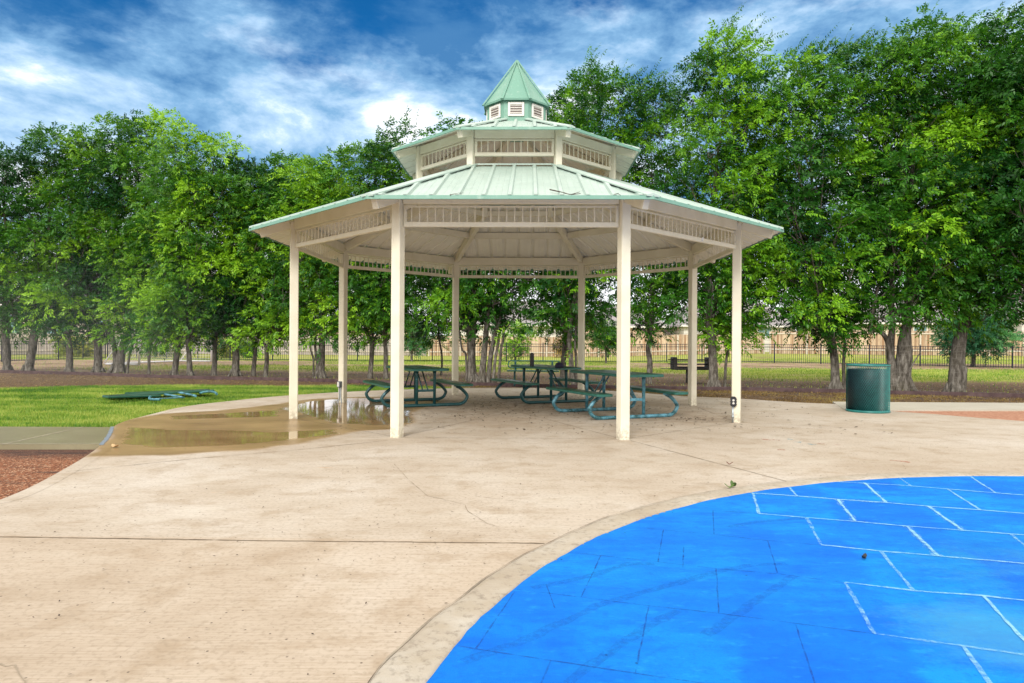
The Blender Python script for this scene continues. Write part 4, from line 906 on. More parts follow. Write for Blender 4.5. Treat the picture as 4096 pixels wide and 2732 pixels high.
# ------------------------------------------------------------------ fences
def iron_fence(pts, label, hgt=1.16, bay=2.36):
    root = empty('iron_fence', (pts[0][0], pts[0][1], 0)); tag(root, label, 'fence'); o0 = Vector((pts[0][0], pts[0][1], 0))
    P = [Vector((x, y, 0)) for x, y in pts]; nodes = []
    for a, b in zip(P[:-1], P[1:]):
        m = max(1, round((b - a).length / bay))
        for i in range(m): nodes.append(a.lerp(b, i / m))
    nodes.append(P[-1])
    for q in nodes:
        z = z_g(q.x, q.y); mb = MB(); mb.bbox(q - o0 + Vector((0, 0, z + (hgt + .06) / 2 - .03)), (.064, .064, hgt + .12), .006); mb.bbox(q - o0 + Vector((0, 0, z + hgt + .095)), (.078, .078, .02), .006); mb.build('post', M['iron'], root)
    for a, b in zip(nodes[:-1], nodes[1:]):
        za, zb_ = z_g(a.x, a.y), z_g(b.x, b.y); d_ = (b - a); L_ = d_.length; d_.normalize(); a2, b2 = a + d_ * .034 - o0, b - d_ * .034 - o0; mb = MB()
        for zz in (hgt, hgt - .17, .07): mb.beam(a2 + Vector((0, 0, za + zz)), b2 + Vector((0, 0, zb_ + zz)), .030, .034, bev=.002)
        m = int(L_ / .121)
        for i in range(1, m):
            p = a2.lerp(b2, i / m); z = za + (zb_ - za) * i / m; mb.box(p + Vector((0, 0, z + hgt / 2 + .01)), (.019, .019, hgt - .02))
        mb.build('picket_panel', M['iron'], root)
iron_fence([(-30.5, 26.5), (-28.2, 38), (-27.4, 46.3)], 'black iron picket fence running away from the viewer at far left')
bk = [(-27.3, 46.4), (-17.8, 43.4), (-9.8, 43.6), (2, 44.2), (10, 44.4), (16.5, 43.2), (24, 40.4), (27.6, 37.9), (34, 33)]
iron_fence(bk, 'long black iron picket fence crossing behind the trees in front of the wooden fences')
def wood_fence(pts, label, mat, hgt=1.8, top_rail=True, bay=2.4):
    root = empty('wooden_fence', (pts[0][0], pts[0][1], 0)); tag(root, label, 'fence'); o0 = Vector((pts[0][0], pts[0][1], 0)); rng = random.Random(len(pts) * 7 + int(pts[0][0]))
    P = [Vector((x, y, 0)) for x, y in pts]; nodes = []
    for a, b in zip(P[:-1], P[1:]):
        m = max(1, round((b - a).length / bay))
        for i in range(m): nodes.append(a.lerp(b, i / m))
    nodes.append(P[-1])
    for q in nodes: mb = MB(); mb.bbox(Vector((0, 0, hgt / 2 - .1)), (.10, .10, hgt + .1), .006); mb.build('post', M['rail' if mat == 'wood' else mat], root, q - o0 + Vector((0, -.09, z_g(q.x, q.y))))
    for a, b in zip(nodes[:-1], nodes[1:]):
        d_ = (b - a); L_ = d_.length; ang = math.atan2(d_.y, d_.x); za, zb_ = z_g(a.x, a.y), z_g(b.x, b.y); mb = MB(); x = 0
        while x < L_ - .02:
            w = min(.138, L_ - x); hh = hgt + rng.uniform(-.02, .02); z = za + (zb_ - za) * x / L_ - za; dy = rng.uniform(0, .012)
            x0, x1 = x + .003, x + w - .003; V = []
            for yy in (dy, dy + .018): V += [(x0, yy, z + .04), (x1, yy, z + .04), (x1, yy, z + hh - .03), (x1 - .03, yy, z + hh), (x0 + .03, yy, z + hh), (x0, yy, z + hh - .03)]
            mb.add(V, [(0, 1, 2, 3, 4, 5), (11, 10, 9, 8, 7, 6)] + [(i, 6 + i, 6 + (i + 1) % 6, (i + 1) % 6) for i in range(6)]); x += .139
        mb.build('plank_panel', M[mat], root, a - o0 + Vector((0, 0, za)), ang)
        mb = MB()
        for zz in ((.38, hgt - .22) if top_rail else (.38,)): mb.bbox((L_ / 2, -.03, zz), (L_ - .1, .045, .09), .003)
        r_ = mb.build('rail', M['rail'], root, a - o0 + Vector((0, 0, za)), ang)
        if abs(zb_ - za) > .01: r_.rotation_euler = Matrix.Rotation(ang, 3, 'Z').to_euler(); r_.rotation_euler.y = -math.atan2(zb_ - za, L_)
wood_fence([(-1.5, 60), (12, 59.5), (20.5, 56)], 'tan wooden privacy fence behind the middle of the pavilion', 'wood', 1.76, False)
wood_fence([(20.8, 55.5), (28, 51.5), (50, 50)], 'tan wooden privacy fence with pale rails behind the big trees at right', 'wood', 1.86)
wood_fence([(-7.3, 60.5), (-1.8, 60.3)], 'short reddish wooden fence section between the grey fence and the tan fence', 'wood', 1.8, True)
wood_fence([(-31, 62), (-7.6, 60.8)], 'weathered grey wooden fence behind the left part of the iron fence', 'woodgrey', 1.78, False)
wood_fence([(-48, 44), (-39, 56), (-31.3, 61.5)], 'grey wooden fence at the far left below the beige houses', 'woodgrey', 1.75, True)

# ------------------------------------------------------------------ houses
def house(x0, x1, y0, dep, eave, ridge, wall, label, wins=(), name='house', hip=2.5):
    cx = (x0 + x1) / 2; root = empty(name, (cx, y0, 0)); tag(root, label, 'house'); w = x1 - x0
    zb = z_g(cx, min(y0, 75)) - .1
    mb = MB(); mb.box((0, dep / 2, (eave + zb) / 2), (w, dep, eave - zb)); mb.build('wall', M[wall], root)
    o_ = .45; mb = MB(); a, b = w / 2 + o_, dep + o_; V = [(-a, -o_, eave), (a, -o_, eave), (a, b, eave), (-a, b, eave), (-a + hip, dep / 2, ridge), (a - hip, dep / 2, ridge), (-a, -o_, eave - .18), (a, -o_, eave - .18), (a, b, eave - .18), (-a, b, eave - .18)]
    mb.add(V, [(0, 1, 5, 4), (1, 2, 5), (2, 3, 4, 5), (3, 0, 4), (6, 7, 1, 0), (7, 8, 2, 1), (8, 9, 3, 2), (9, 6, 0, 3), (9, 8, 7, 6)]); rf = mb.build('roof', M['shingle'], root)
    mb = MB(); mb.bbox((0, -o_ - .02, eave - .09), (w + 2 * o_, .03, .17), .004); mb.build('fascia', M['white'], rf)
    for (wx, wz, ww, wh) in wins:
        mb = MB()
        for s_ in (-1, 1): mb.bbox((wx - cx + s_ * (ww / 2 + .05), -.03, wz), (.10, .06, wh + .2), .004); mb.bbox((wx - cx, -.03, wz + s_ * (wh / 2 + .05)), (ww, .058, .10), .004)
        mb.bbox((wx - cx, -.028, wz), (.04, .03, wh), .003); f = mb.build('window', M['white'], root)
        mb = MB(); mb.box((wx - cx, -.01, wz), (ww, .02, wh)); mb.build('pane', M['glass'], f)
house(29, 41.5, 61, 9, 3.15, 6.0, 'sid_tan', 'tan house with a small greenish window behind the right fence', [((3680 - 2048) / F * 61, 2.55, 1.1, .8)])
house(44.5, 58, 60, 9, 3.6, 6.6, 'sid_white', 'pale grey sided house at the right edge behind the fence', [(52, 2.6, 1.2, 1.2)])
house(17, 28, 68, 10, 3.0, 5.9, 'sid_white', 'white sided house seen through leaves right of the pavilion', [(20, 2.4, 1.2, .9), (25, 2.4, 1.2, .9)])
house(7.5, 15.5, 70, 9, 2.9, 5.4, 'sid_peach', 'peach sided house behind the tan fence between the right posts', [(10, 2.3, 1, .8)])
house(-6.5, 5.2, 70, 9, 3.0, 5.7, 'sid_white', 'white sided house with grey shingle roof behind the middle trees', [(1.5, 2.4, 1.2, .8)])
house(-19.5, -10, 69, 9, 2.75, 5.6, 'sid_peach', 'peach sided house with steep grey roof left of the middle', [(-13.5, 2.3, 1.0, .7)], hip=3.4)
house(-31, -21.5, 71, 9, 3.2, 6.0, 'sid_beige', 'beige house behind the soccer goal', [(-25, 2.5, .9, 1.2), (-28.5, 2.5, .9, 1.2)])
house(-47, -33, 63, 10, 4.4, 7.4, 'sid_beige', 'tall beige house with white framed windows at far left', [(-45.6, 2.6, .9, 1.7), (-41.8, 2.6, 1.6, 1.7), (-37.5, 2.6, .9, 1.5), (-35, 2.6, .9, 1.5)])
house(-68, -50, 60, 10, 4.2, 7.2, 'sid_beige', 'beige house at the extreme left edge', [(-52, 2.6, 1, 1.4)])

# ------------------------------------------------------------------ soccer goal
ga, gb = G(557, 1461, -.03), G(845, 1447, -.03); gd = (gb - ga).normalized(); gl = Vector((-abs(gd.y), gd.x, 0)) * 1.0
gl = Vector((-gd.y, gd.x, 0)); gl = gl if gl.x < 0 else -gl
goal = empty('soccer_goal', ga); tag(goal, 'white soccer goal with slack net standing behind the left trees', 'soccer goal'); Lg = (gb - ga).length; hg = 1.95; dg = 1.9
up = Vector((0, 0, 1)); e0 = Vector((0, 0, 0)); e1 = gb - ga
for q in (e0, e1): mb = MB(); mb.tube([q, q + up * hg], .055, 10); mb.build('goal_post', M['goalwhite'], goal)
mb = MB(); mb.tube([e0 + up * hg, e1 + up * hg], .055, 10); mb.build('crossbar', M['goalwhite'], goal)
mb = MB(); mb.tube(smooth_path([e0 + up * .04, e0 + gl * dg * .8 + up * .04, e0 + gl * dg * .97 + gd * .1 + up * .05, e0 + gl * dg + gd * .5 + up * .05], 4) + [e1 + gl * dg + up * .04, e1 + up * .04], .045, 8); mb.build('ground_bar', M['goalwhite'], goal)
for q in (e0, e1): mb = MB(); mb.tube(smooth_path([q + gl * .0 + up * hg, q + gl * .6 + up * (hg - .1), q + gl * 1.1 + up * 1.1, q + gl * dg + up * .08], 4), .022, 8); mb.build('net_hoop', M['goalwhite'], goal)
mb = MB()
def netp(u, v):      # u along the mouth, v from crossbar back down
    s_ = .12 * math.sin(u * 9) * math.sin(v * 3.14); yy = .7 * min(1, v * 2.2) if v < .45 else .7 + (dg - .7) * (v - .45) / .55; zz = hg - .15 * v * 2 if v < .45 else (hg - .14) * (1 - (v - .45) / .55)
    return e1 * u + gl * (yy + s_) + up * max(.04, zz - .1 * math.sin(v * 3.14))
nu, nv = int(Lg / .17), 17
for i in range(nu + 1): mb.tube([netp(i / nu, j / nv) for j in range(nv + 1)], .0055, 3, caps=False)
for j in range(nv + 1): mb.tube([netp(i / nu, j / nv) for i in range(nu + 1)], .0055, 3, caps=False)
for q in (e0, e1):
    for i in range(1, 11):
        y_ = dg * i / 11; zt_ = hg * (1 - (y_ / dg) ** 2) ; mb.tube([q + gl * y_ + up * .04, q + gl * y_ + up * max(.06, zt_)], .0055, 3, caps=False)
        z_ = hg * i / 11; mb.tube([q + up * z_, q + gl * dg * math.sqrt(max(0, 1 - z_ / hg)) + up * z_], .0055, 3, caps=False)
mb.build('net', M['net'], goal)
# small things on the slab
def leaf_obj(name, u, v, s, col, label, cat, curl=.3, seed=1):
    q = G(u, v, 0); rng = random.Random(seed); mb = MB(); V = []; n = 10
    for i in range(n): a = 2 * math.pi * i / n; r_ = s * (.5 + .18 * math.cos(2 * a) + rng.uniform(-.08, .08)); V.append((r_ * math.cos(a), r_ * .7 * math.sin(a), .006 + curl * s * abs(math.cos(a)) ** 2))
    V2 = [(x, y, z + .004) for x, y, z in V]; V += V2; V += [(0, 0, .006), (0, 0, .010)]
    mb.add(V, [(i, (i + 1) % n, 2 * n) for i in range(n)][::-1] + [(n + i, n + (i + 1) % n, 2 * n + 1) for i in range(n)] + [(i, (i + 1) % n, n + (i + 1) % n, n + i) for i in range(n)])
    o = mb.build(name, simple(label[:18], col, tuple(c * .7 for c in col), 30, .7), None, (q.x, q.y, .003), rng.uniform(0, 3)); tag(o, label, cat)
leaf_obj('fallen_leaf', 460, 1791, .09, (.62, .42, .22), 'pale tan dry leaf lying in the wet left part of the slab', 'leaf')
leaf_obj('fallen_leaf', 2918, 1955, .065, (.10, .19, .03), 'crumpled green leaf lying near the blue pad edge', 'leaf', .5, 3)
leaf_obj('fallen_leaf', 2932, 1950, .07, (.07, .13, .03), 'smaller curled green leaf touching the crumpled one by the blue pad', 'leaf', .6, 4)
leaf_obj('seed_pod', 2918, 1861, .045, (.16, .05, .03), 'small reddish brown seed pod on the slab right of the front posts', 'seed pod', .5, 5)
leaf_obj('fallen_leaf', 3456, 2240, .04, (.03, .03, .03), 'dark dried leaf lying on the blue rubber pad', 'leaf', .5, 6)

# ------------------------------------------------------------------ trees
def unit(a): return a / (np.linalg.norm(a, axis=-1, keepdims=True) + 1e-9)
def sprigs(P, D, Nn, L, m, leaf, wid, droop, tint, rng, sweep=.9):
    """pinnate sprigs: P base, D axis, Nn plane normal, L length; returns verts and tints"""
    n = len(P); t = (np.arange(m) + .6) / m; side = np.where(np.arange(m) % 2 == 0, 1.0, -1.0)
    D = unit(D); S = unit(np.cross(D, Nn)); Nn = unit(np.cross(S, D))
    ax = P[:, None, :] + D[:, None, :] * (L[:, None] * t)[..., None]
    ax[..., 2] -= (L[:, None] * t) ** 2 * droop[:, None]
    T = D[:, None, :] - np.array([0, 0, 1.0]) * (2 * L[:, None] * t * droop[:, None])[..., None]; T = unit(T)
    term = (np.arange(m) == m - 1); ang = np.where(term, 0.05, sweep) ; ang = ang[None, :] + rng.uniform(-.22, .22, (n, m))
    ld = T * np.cos(ang)[..., None] + (S[:, None, :] * side[None, :, None]) * np.sin(ang)[..., None]
    ld = unit(ld + rng.normal(0, .16, ld.shape) - np.array([0, 0, .22]))
    ln = unit(Nn[:, None, :] + rng.normal(0, .35, ld.shape)); ws = unit(np.cross(ld, ln))
    ll = leaf * (1 - .35 * np.abs(t - .45) * 1.4)[None, :] * rng.uniform(.75, 1.25, (n, m)); ww = ll * wid
    a = ax; b = ax + ld * (ll * .42)[..., None] + ws * (ww * .5)[..., None]; c = ax + ld * ll[..., None]; c[..., 2] -= ll * .12; e_ = ax + ld * (ll * .42)[..., None] - ws * (ww * .5)[..., None]
    V = np.stack([a, b, c, e_], 2).reshape(-1, 3); tt = np.clip(tint[:, None] + rng.normal(0, .09, (n, m)), 0, 1).reshape(-1)
    return V, tt
def make_crown(root, o0, Y, axis, rad, zb, zt, mat, seed, bias=0.0, wind=0.0, shoots=0, dens=1.0, nclump=34, leaf=.13, limbs=None, ry=1.0):
    rng = np.random.RandomState(seed); z_span = zt - zb
    def env(t): return rad * np.minimum(1, .62 + t * 1.4) * np.sqrt(np.clip(1 - np.clip((t - .42) / .62, 0, 1) ** 2 * .93, 0, 1))
    cand = []; 
    for i in range(nclump):
        best = None; bd = -1
        for j in range(14):
            t = rng.uniform(0, 1) ; a = rng.uniform(0, 2 * np.pi); q = math.sqrt(rng.uniform(.05, 1)) * env(t) * .82
            p = np.array([axis(t) + q * math.cos(a), q * math.sin(a) * ry, zb + t * z_span])
            dd = min([np.linalg.norm((p - c) * [1, 1, .9]) for c in cand], default=9)
            if dd > bd: bd, best = dd, p
        cand.append(best)
    cand = np.array(cand); rc = rng.uniform(.46, .80, nclump) * (rad / 1.6) ** .6
    tc_ = np.clip(rng.normal(.43 + bias, .27, nclump) , .02, .95)
    per = (rc ** 2 * 262 * dens).astype(int); idx = np.repeat(np.arange(nclump), per); n = len(idx)
    dr = unit(rng.normal(0, 1, (n, 3))); dr[:, 2] = np.abs(dr[:, 2]) * np.where(rng.rand(n) < .72, 1, -1); rr = rng.uniform(.25, 1, n) ** .55
    lump = 1 + .25 * np.sin(dr[:, 0] * 5 + idx) * np.sin(dr[:, 1] * 6 + idx * 2)
    P = cand[idx] + dr * (rc[idx] * rr * lump)[:, None] * [1.12, 1.12, .85]
    out = unit(P - np.stack([axis((P[:, 2] - zb) / z_span), np.zeros(n), P[:, 2] * .9 + .0], -1))
    D = unit(dr * .65 + out * .25 + rng.normal(0, .45, (n, 3)) + [wind, 0, .12]); Nn = unit(rng.normal(0, .5, (n, 3)) + [0, -.25, .9])
    V, T = sprigs(P, D, Nn, rng.uniform(.18, .36, n), 9, leaf, .40, rng.uniform(.3, 1.5, n), np.clip(tc_[idx] + rng.normal(0, .07, n), 0, 1), rng)
    Vs, Ts = [V], [T]
    shoots = int(shoots * 2.2)
    if shoots:     # long wind blown shoots over the top and sides
        top = np.argsort(-cand[:, 2])[:max(7, nclump // 3)]; ii = rng.choice(top, shoots); dr = unit(rng.normal(0, 1, (shoots, 3)) * [1, 1, .4] + [0, 0, .9])
        P = cand[ii] + dr * rc[ii][:, None] * .8; shoots = shoots; D = unit(np.stack([np.full(shoots, .25 + wind) + rng.normal(0, .22, shoots), rng.normal(0, .2, shoots), np.full(shoots, 1.0)], -1)); Nn = unit(rng.normal(0, .25, (shoots, 3)) + [.9, -.3, 0])
        V, T = sprigs(P, D, Nn, rng.uniform(.6, 1.15, shoots), 24, leaf * 1.05, .30, rng.uniform(.05, .45, shoots), np.clip(rng.normal(.45 + bias, .1, shoots), 0, 1), rng, 1.15); Vs.append(V); Ts.append(T)
    nf = 16        # a few bright drooping fronds
    ii = rng.randint(0, nclump, nf); dr = unit(rng.normal(0, 1, (nf, 3)) + [0, -1.3, .2]); P = cand[ii] + dr * rc[ii][:, None]; D = unit(dr * [1, .4, .4] + [.3, 0, .25])
    V, T = sprigs(P, D, unit(rng.normal(0, .3, (nf, 3)) + [0, -.5, .8]), rng.uniform(.35, .7, nf), 20, leaf * 1.1, .32, rng.uniform(.6, 1.6, nf), np.clip(rng.normal(.8, .12, nf), 0, 1), rng, 1.1); Vs.append(V); Ts.append(T)
    o = np_mesh('crown', np.concatenate(Vs), 4, mat, root, {'tint': np.concatenate(Ts)})
    return cand, rc
NLEAF = 0
def tree(label, stems, crown, seed, mat='leafL', bias=0.0, wind=0.0, shoots=0, dens=1.0, nclump=40, leaf=.13, name='tree', cat='tree', ry=.95, depth=None, group='trees in the row behind the pavilion', zbase=-.06):
    u0, v0, w0 = stems[0][0]; b0 = G(u0, v0, zbase) if depth is None else AT(u0, v0, depth); Y = b0.y; s = F / Y
    o0 = Vector((b0.x, Y, z_g(b0.x, Y) - .02)); root = empty(name, o0); tag(root, label, cat, group)
    rng = random.Random(seed); mb = MB(); axis_pts = None
    cu, tv, rp, bv = crown; zt = AT(cu, tv, Y).z - o0.z; zb = AT(cu, bv, Y).z - o0.z; rad = rp / s; cx = AT(cu, 1000, Y).x - o0.x
    tops = []
    for si, st in enumerate(stems):
        pts, rs = [], []
        for (u, v, w) in st:
            p = AT(u, v, Y) - o0; p.y += (0 if si == 0 else rng.uniform(-.12, .12)); pts.append(p); rs.append(w / s / 2)
        pts[0].z = -.08
        last = pts[-1]; tgt = Vector((cx + rng.uniform(-.3, .3) * rad * (1 if si else .2), rng.uniform(-.3, .3), zb + (zt - zb) * rng.uniform(.72, .86)))
        mid = last.lerp(tgt, .5) + Vector((rng.uniform(-.12, .12), rng.uniform(-.15, .15), 0)); pts += [mid, tgt]; rs += [rs[-1] * .5, rs[-1] * .10]
        sp = smooth_path(pts, 5); m = len(sp) - 1; rr = []
        for i in range(m + 1):
            f = i / 5; k = min(int(f), len(rs) - 2); rr.append(rs[k] + (rs[k + 1] - rs[k]) * (f - k))
        rr[0] *= 1.35; rr[1] *= 1.12
        mb.tube(sp, rr, 14 if rs[0] > .08 else 9, noise=.05, rng=rng); tops.append((sp, rr))
        if rs[0] > .10:        # buttress roots
            for q in range(5):
                a = q * 1.26 + rng.uniform(0, .8); r_ = rs[0]; mb.tube([Vector((math.cos(a) * r_ * .75, math.sin(a) * r_ * .75, r_ * 1.7)) + Vector((pts[0].x, pts[0].y, 0)), Vector((math.cos(a) * r_ * 1.15, math.sin(a) * r_ * 1.15, r_ * .5)) + Vector((pts[0].x, pts[0].y, 0)), Vector((math.cos(a) * r_ * 1.9, math.sin(a) * r_ * 1.9, -.05)) + Vector((pts[0].x, pts[0].y, 0))], [r_ * .32, r_ * .36, r_ * .18], 8)
    x0 = (AT(stems[0][-1][0], stems[0][-1][1], Y) - o0).x
    axis = lambda t: x0 + (cx - x0) * np.clip(np.asarray(t) * 2.2, 0, 1)
    cand, rc = make_crown(root, o0, Y, axis, rad, zb, zt - .50, M[mat], seed, bias, wind, shoots, dens, nclump, leaf, ry=ry)
    for c, r_ in zip(cand, rc):
        sp, rr = tops[rng.randrange(len(tops))]; c = Vector(c); zz = max(c.z - rng.uniform(.5, 1.4) - .25 * math.hypot(c.x - x0, c.y), zb * .92)
        j = min(range(len(sp)), key=lambda i: abs(sp[i].z - zz)); a = sp[j]; b = a.lerp(c, .55) + Vector((0, 0, -.12 + rng.uniform(-.1, .1))); r0 = min(rr[j] * .6, .035 + .02 * rng.random())
        mb.tube(smooth_path([a, b, c], 4), [r0 * (1 - .8 * i / 8) for i in range(9)], 6)
        for q in range(3):
            e_ = c + Vector((rng.uniform(-1, 1), rng.uniform(-1, 1), rng.uniform(-.2, 1))) * r_ * .8; mb.tube([b.lerp(c, .7), (b.lerp(c, .7) + e_) / 2 + Vector((0, 0, -.04)), e_], [r0 * .35, r0 * .25, .003], 4, caps=False)
    mb.build('trunk', M['bark'], root)
    return root
# left row (base pixel, width in px of the 4096 wide photograph)
tree('leafy tree at the far left edge with a straight grey trunk', [[(28, 1486, 30), (26, 1400, 27), (22, 1310, 26)]], (20, 600, 180, 1310), 101, bias=-.12)
tree('tree with a right leaning trunk, second from the left edge', [[(110, 1487, 34), (125, 1420, 31), (140, 1330, 28), (162, 1250, 26)]], (205, 520, 180, 1300), 102, bias=-.03)
tree('tree with a slender left curving trunk, third from the left edge', [[(276, 1490, 27), (278, 1410, 25), (266, 1320, 23), (255, 1230, 20)]], (345, 530, 155, 1320), 103, bias=-.10)
tree('tree with a thick dark forked trunk left of the goal corner', [[(390, 1489, 32), (392, 1400, 30), (378, 1320, 24), (350, 1240, 20)], [(398, 1487, 22), (402, 1400, 20), (414, 1320, 18), (428, 1220, 14)]], (480, 450, 165, 1330), 104, bias=-.16)
tree('tree with a broad pale twin trunk leaning right beside the goal', [[(472, 1491, 44), (482, 1430, 34), (500, 1360, 27), (520, 1280, 22)], [(455, 1490, 20), (456, 1420, 19), (448, 1350, 17), (436, 1260, 14)]], (620, 455, 180, 1330), 105, bias=.20)
tree('thin leaning sapling just left of the white goal post', [[(508, 1494, 11), (518, 1420, 10), (540, 1350, 8)]], (560, 900, 110, 1350), 106, nclump=14, bias=-.1, name='slender_tree')
tree('thin straight tree in front of the goal net', [[(596, 1497, 12), (598, 1400, 11), (612, 1320, 9)]], (660, 700, 120, 1380), 107, nclump=16, bias=.05, name='slender_tree')
tree('tree whose mottled trunk leans right before the middle of the goal', [[(694, 1504, 27), (705, 1440, 23), (712, 1370, 21), (706, 1300, 18)]], (740, 490, 150, 1350), 108, bias=.14)
tree('tree with a flared base and upright trunk before the goal net', [[(759, 1506, 25), (757, 1440, 20), (752, 1370, 18), (746, 1290, 16)]], (860, 500, 160, 1340), 109, bias=.16)
tree('tree with a bent trunk at the right end of the goal', [[(853, 1503, 22), (860, 1430, 19), (858, 1370, 17), (872, 1310, 15)]], (960, 640, 130, 1340), 110, bias=-.16)
tree('tree with a stout pale flared trunk just right of the goal', [[(940, 1505, 34), (944, 1440, 27), (942, 1370, 24), (946, 1290, 20)]], (1060, 625, 150, 1350), 111, bias=-.14)
tree('tree with a thin double stem left of the left pavilion post', [[(1012, 1504, 17), (1018, 1430, 15), (1030, 1350, 13)], [(1022, 1503, 9), (1026, 1440, 9), (1034, 1360, 8)]], (1150, 590, 145, 1370), 112, bias=.02)
tree('tree with a slim curved trunk next to the leftmost pavilion post', [[(1060, 1510, 20), (1068, 1440, 16), (1073, 1360, 14)]], (1230, 640, 160, 1360), 113, bias=.22, mat='leafL')
tree('tree with a multi stemmed dark trunk between the two left posts', [[(1282, 1513, 34), (1285, 1440, 28), (1288, 1350, 24)], [(1262, 1512, 14), (1266, 1440, 12), (1262, 1350, 10)], [(1250, 1511, 8), (1252, 1440, 8), (1246, 1350, 7)]], (1330, 590, 165, 1360), 114, bias=.20)
tree('tree with a Y shaped fork seen left of the front left post', [[(1478, 1515, 22), (1486, 1440, 18), (1487, 1365, 16), (1462, 1300, 11)], [(1486, 1380, 12), (1492, 1340, 11), (1488, 1280, 10)]], (1500, 560, 160, 1350), 115, bias=.08)
tree('straight lichen spotted tree half hidden by the front left post', [[(1543, 1516, 20), (1543, 1400, 17), (1540, 1300, 15)]], (1600, 500, 140, 1350), 116, bias=-.10, shoots=30)
tree('thin wiggly tree behind the left picnic table', [[(1764, 1501, 9), (1768, 1430, 8), (1758, 1360, 8), (1752, 1290, 7)]], (1730, 640, 170, 1350), 117, bias=-.10, nclump=28)
tree('tree with a stout Y forked grey trunk behind the left back post', [[(1889, 1527, 38), (1886, 1430, 32), (1880, 1330, 30), (1850, 1250, 20)], [(1884, 1345, 22), (1896, 1300, 20), (1900, 1260, 17)], [(1868, 1522, 10), (1862, 1420, 9), (1842, 1365, 8)]], (1850, 470, 200, 1310), 118, bias=-.06, mat='leafR')
tree('clump of dark stems leaning right, right of the forked grey trunk', [[(1924, 1530, 30), (1936, 1420, 24), (1948, 1300, 21), (1960, 1200, 18)], [(1952, 1528, 20), (1962, 1430, 20), (1984, 1320, 17), (2004, 1240, 13)], [(1972, 1530, 13), (1982, 1430, 12), (1998, 1330, 10)], [(1994, 1522, 12), (2004, 1400, 11), (2016, 1320, 9)]], (2040, 440, 200, 1290), 119, bias=-.02, mat='leafR')
tree('tree with a dark upright trunk behind the cap on the table', [[(2250, 1524, 25), (2254, 1440, 22), (2262, 1330, 20)]], (2240, 340, 150, 1330), 120, bias=-.04, mat='leafR', shoots=30, wind=.2)
tree('tree with a pale trunk touching the back right post', [[(2290, 1537, 24), (2284, 1430, 20), (2280, 1320, 18)], [(2303, 1530, 10), (2306, 1430, 11), (2300, 1350, 9)]], (2370, 290, 180, 1320), 121, bias=.03, mat='leafR', shoots=60, wind=.3)
tree('tree with a knobbly dark trunk between the right front posts', [[(2594, 1535, 24), (2600, 1450, 22), (2592, 1390, 19), (2605, 1300, 17)]], (2600, 285, 190, 1330), 122, bias=.0, mat='leafR', shoots=70, wind=.35)
tree('tree with a thick straight trunk just left of the rightmost post', [[(2855, 1553, 40), (2852, 1450, 33), (2846, 1350, 32), (2836, 1240, 28)]], (2900, 130, 210, 1310), 123, mat='leafR', shoots=80, wind=.4, nclump=46, bias=.10)
tree('thin crooked sapling right of the rightmost post', [[(2899, 1552, 12), (2904, 1450, 11), (2920, 1360, 9)]], (3010, 420, 170, 1380), 124, mat='leafR', nclump=30, bias=.18, wind=.2, name='slender_tree', shoots=20)
tree('tree with a smooth left leaning trunk left of the trash can', [[(3342, 1562, 40), (3338, 1440, 30), (3322, 1340, 28), (3292, 1250, 24)]], (3210, 175, 220, 1345), 125, mat='leafR', shoots=70, wind=.4, nclump=48, bias=.02)
tree('thin grey tree close behind the trash can', [[(3379, 1558, 15), (3374, 1460, 13), (3380, 1380, 12), (3378, 1300, 10)]], (3440, 150, 210, 1330), 126, mat='leafR', shoots=60, wind=.45, nclump=44, bias=.0)
bigt = tree('massive gnarled tree with a swollen knotted trunk right of the trash can', [[(3600, 1568, 74), (3612, 1480, 62), (3618, 1400, 56), (3622, 1320, 40), (3634, 1250, 34)], [(3566, 1566, 36), (3562, 1480, 34), (3570, 1400, 30), (3572, 1300, 22), (3566, 1220, 18)], [(3590, 1410, 24), (3545, 1370, 19), (3510, 1320, 16), (3478, 1280, 12)]], (3680, 120, 250, 1260), 127, mat='leafR', shoots=80, wind=.4, nclump=58, bias=.04)
tree('large dark double trunked tree leaning right at the right edge', [[(3815, 1570, 48), (3822, 1470, 46), (3836, 1360, 42), (3862, 1260, 34)], [(3848, 1568, 28), (3846, 1480, 26), (3846, 1400, 20)]], (3930, 90, 250, 1270), 128, mat='leafR', shoots=70, wind=.5, nclump=58, bias=.06)
tree('dark leafy tree cut off by the right edge of the frame', [[(4210, 1590, 44), (4200, 1450, 40), (4190, 1300, 34)]], (4150, 50, 260, 1230), 129, mat='leafR', shoots=40, wind=.4, nclump=54, bias=-.16)
# small trees by the iron fence
tree('small round bright green tree by the iron fence left of the back post', [[(1646, 1447, 11), (1647, 1400, 9), (1650, 1370, 8)]], (1655, 1250, 62, 1395), 140, mat='leafB', nclump=16, name='small_tree', group='small trees by the iron fence', bias=.15)
tree('young tree with bright feathery leaves behind the bench', [[(2062, 1446, 8), (2060, 1400, 7)]], (2062, 1270, 60, 1425), 141, mat='leafL', nclump=14, name='small_tree', group='small trees by the iron fence', bias=.32)
tree('sapling with a pale stem near the iron fence right of the back post', [[(2425, 1455, 9), (2423, 1400, 8)]], (2425, 1270, 62, 1395), 142, mat='leafR', nclump=15, name='small_tree', group='small trees by the iron fence')
tree('small dense blue green tree by the fence behind the double trunk', [[(3892, 1468, 15), (3893, 1420, 13), (3894, 1390, 12)]], (3905, 1240, 130, 1395), 143, mat='leafB', nclump=26, name='small_tree', group='small trees by the iron fence', dens=1.1)
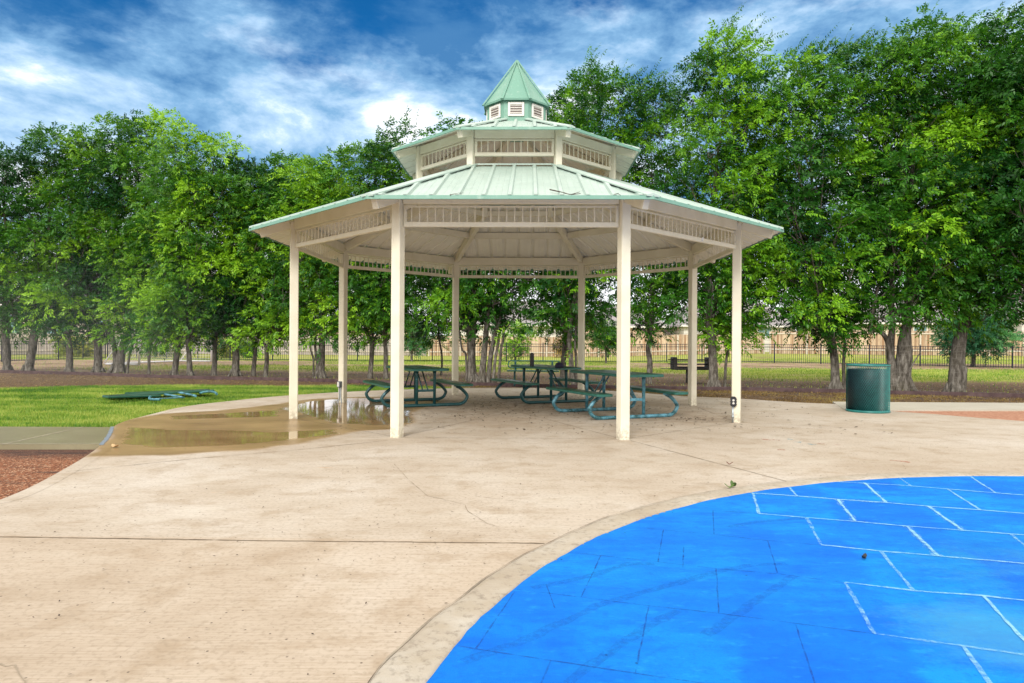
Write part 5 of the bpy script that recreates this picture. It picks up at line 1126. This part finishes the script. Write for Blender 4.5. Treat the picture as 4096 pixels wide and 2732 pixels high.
# shrubs behind the left fences
def shrub(u, v, w, h, label, mat, seed, depth, bias=0):
    b = AT(u, v, depth); root = empty('shrub', (b.x, depth, z_g(b.x, depth))); tag(root, label, 'shrub', 'shrubs behind the left fence'); s = F / depth
    make_crown(root, None, depth, lambda t: np.asarray(t) * 0, w / s / 2, .15, h / s, M[mat], seed, bias, 0, 0, 1.0, 12, .14)
    mb = MB(); rng = random.Random(seed)
    for i in range(6): a = rng.uniform(0, 6.28); mb.tube([(0, 0, -.05), (math.cos(a) * .15, math.sin(a) * .15, .5), (math.cos(a) * .4, math.sin(a) * .4, h / s * .8)], [.02, .015, .006], 5)
    mb.build('stem', M['bark'], root)
shrub(275, 1440, 110, 66, 'yellow flowering shrub behind the far left iron fence', 'leafY', 151, 50)
shrub(330, 1440, 90, 60, 'second yellow green shrub right of the yellow one behind the left fence', 'leafY', 152, 51, .1)
shrub(905, 1440, 90, 62, 'yellow shrub behind the iron fence right of the goal', 'leafY', 153, 50)
shrub(985, 1440, 70, 50, 'small green shrub right of the yellow shrub near the fence', 'leafL', 154, 50)
shrub(640, 1438, 160, 56, 'olive shrub seen through the goal net', 'leafY', 155, 52, -.25)
shrub(70, 1360, 80, 90, 'bright green bush in front of the far left beige house', 'leafL', 156, 56, .1)
shrub(2255, 1440, 70, 80, 'brownish climbing shrub on the tan fence behind the bench', 'debris', 157, 57, .2)
# stick leaning on the big trunk
a = G(3630, 1500, .4); mb = MB(); Yb = bigt.location.y - .35; mb.tube([AT(3628, 1500, Yb), AT(3655, 1450, Yb), AT(3682, 1409, Yb + .1)], [.022, .018, .012], 7); o = mb.build('stick', M['bark']); tag(o, 'dark broken stick pointing up right from the massive gnarled trunk', 'stick')

# ------------------------------------------------------------------ drifting water mist at the left
mb = MB(); mb.lathe([(.001, -1), (.38, -.92), (.71, -.71), (.92, -.38), (1, 0), (.92, .38), (.71, .71), (.38, .92), (.001, 1)], 24)
mi = mb.build('mist', None, None, (-12.2, 18.5, 1.2)); mi.scale = (6.5, 4.2, 3.4); tag(mi, kind='stuff')
mm = bpy.data.materials.new('mist'); mm.use_nodes = True; nt = mm.node_tree; nt.nodes.clear(); mo = nt.nodes.new('ShaderNodeOutputMaterial'); pv = nt.nodes.new('ShaderNodeVolumePrincipled'); nt.links.new(pv.outputs[0], mo.inputs['Volume'])
pv.inputs['Color'].default_value = (.82, .93, 1, 1); to = nt.nodes.new('ShaderNodeTexCoord'); ln_ = nt.nodes.new('ShaderNodeVectorMath'); ln_.operation = 'LENGTH'; nt.links.new(to.outputs['Object'], ln_.inputs[0])
mr = nt.nodes.new('ShaderNodeMapRange'); mr.interpolation_type = 'SMOOTHSTEP'; nt.links.new(ln_.outputs['Value'], mr.inputs[0]); mr.inputs[1].default_value = .98; mr.inputs[2].default_value = .1; mr.inputs[3].default_value = 0; mr.inputs[4].default_value = .010
nt.links.new(mr.outputs[0], pv.inputs['Density']); mi.data.materials.append(mm)
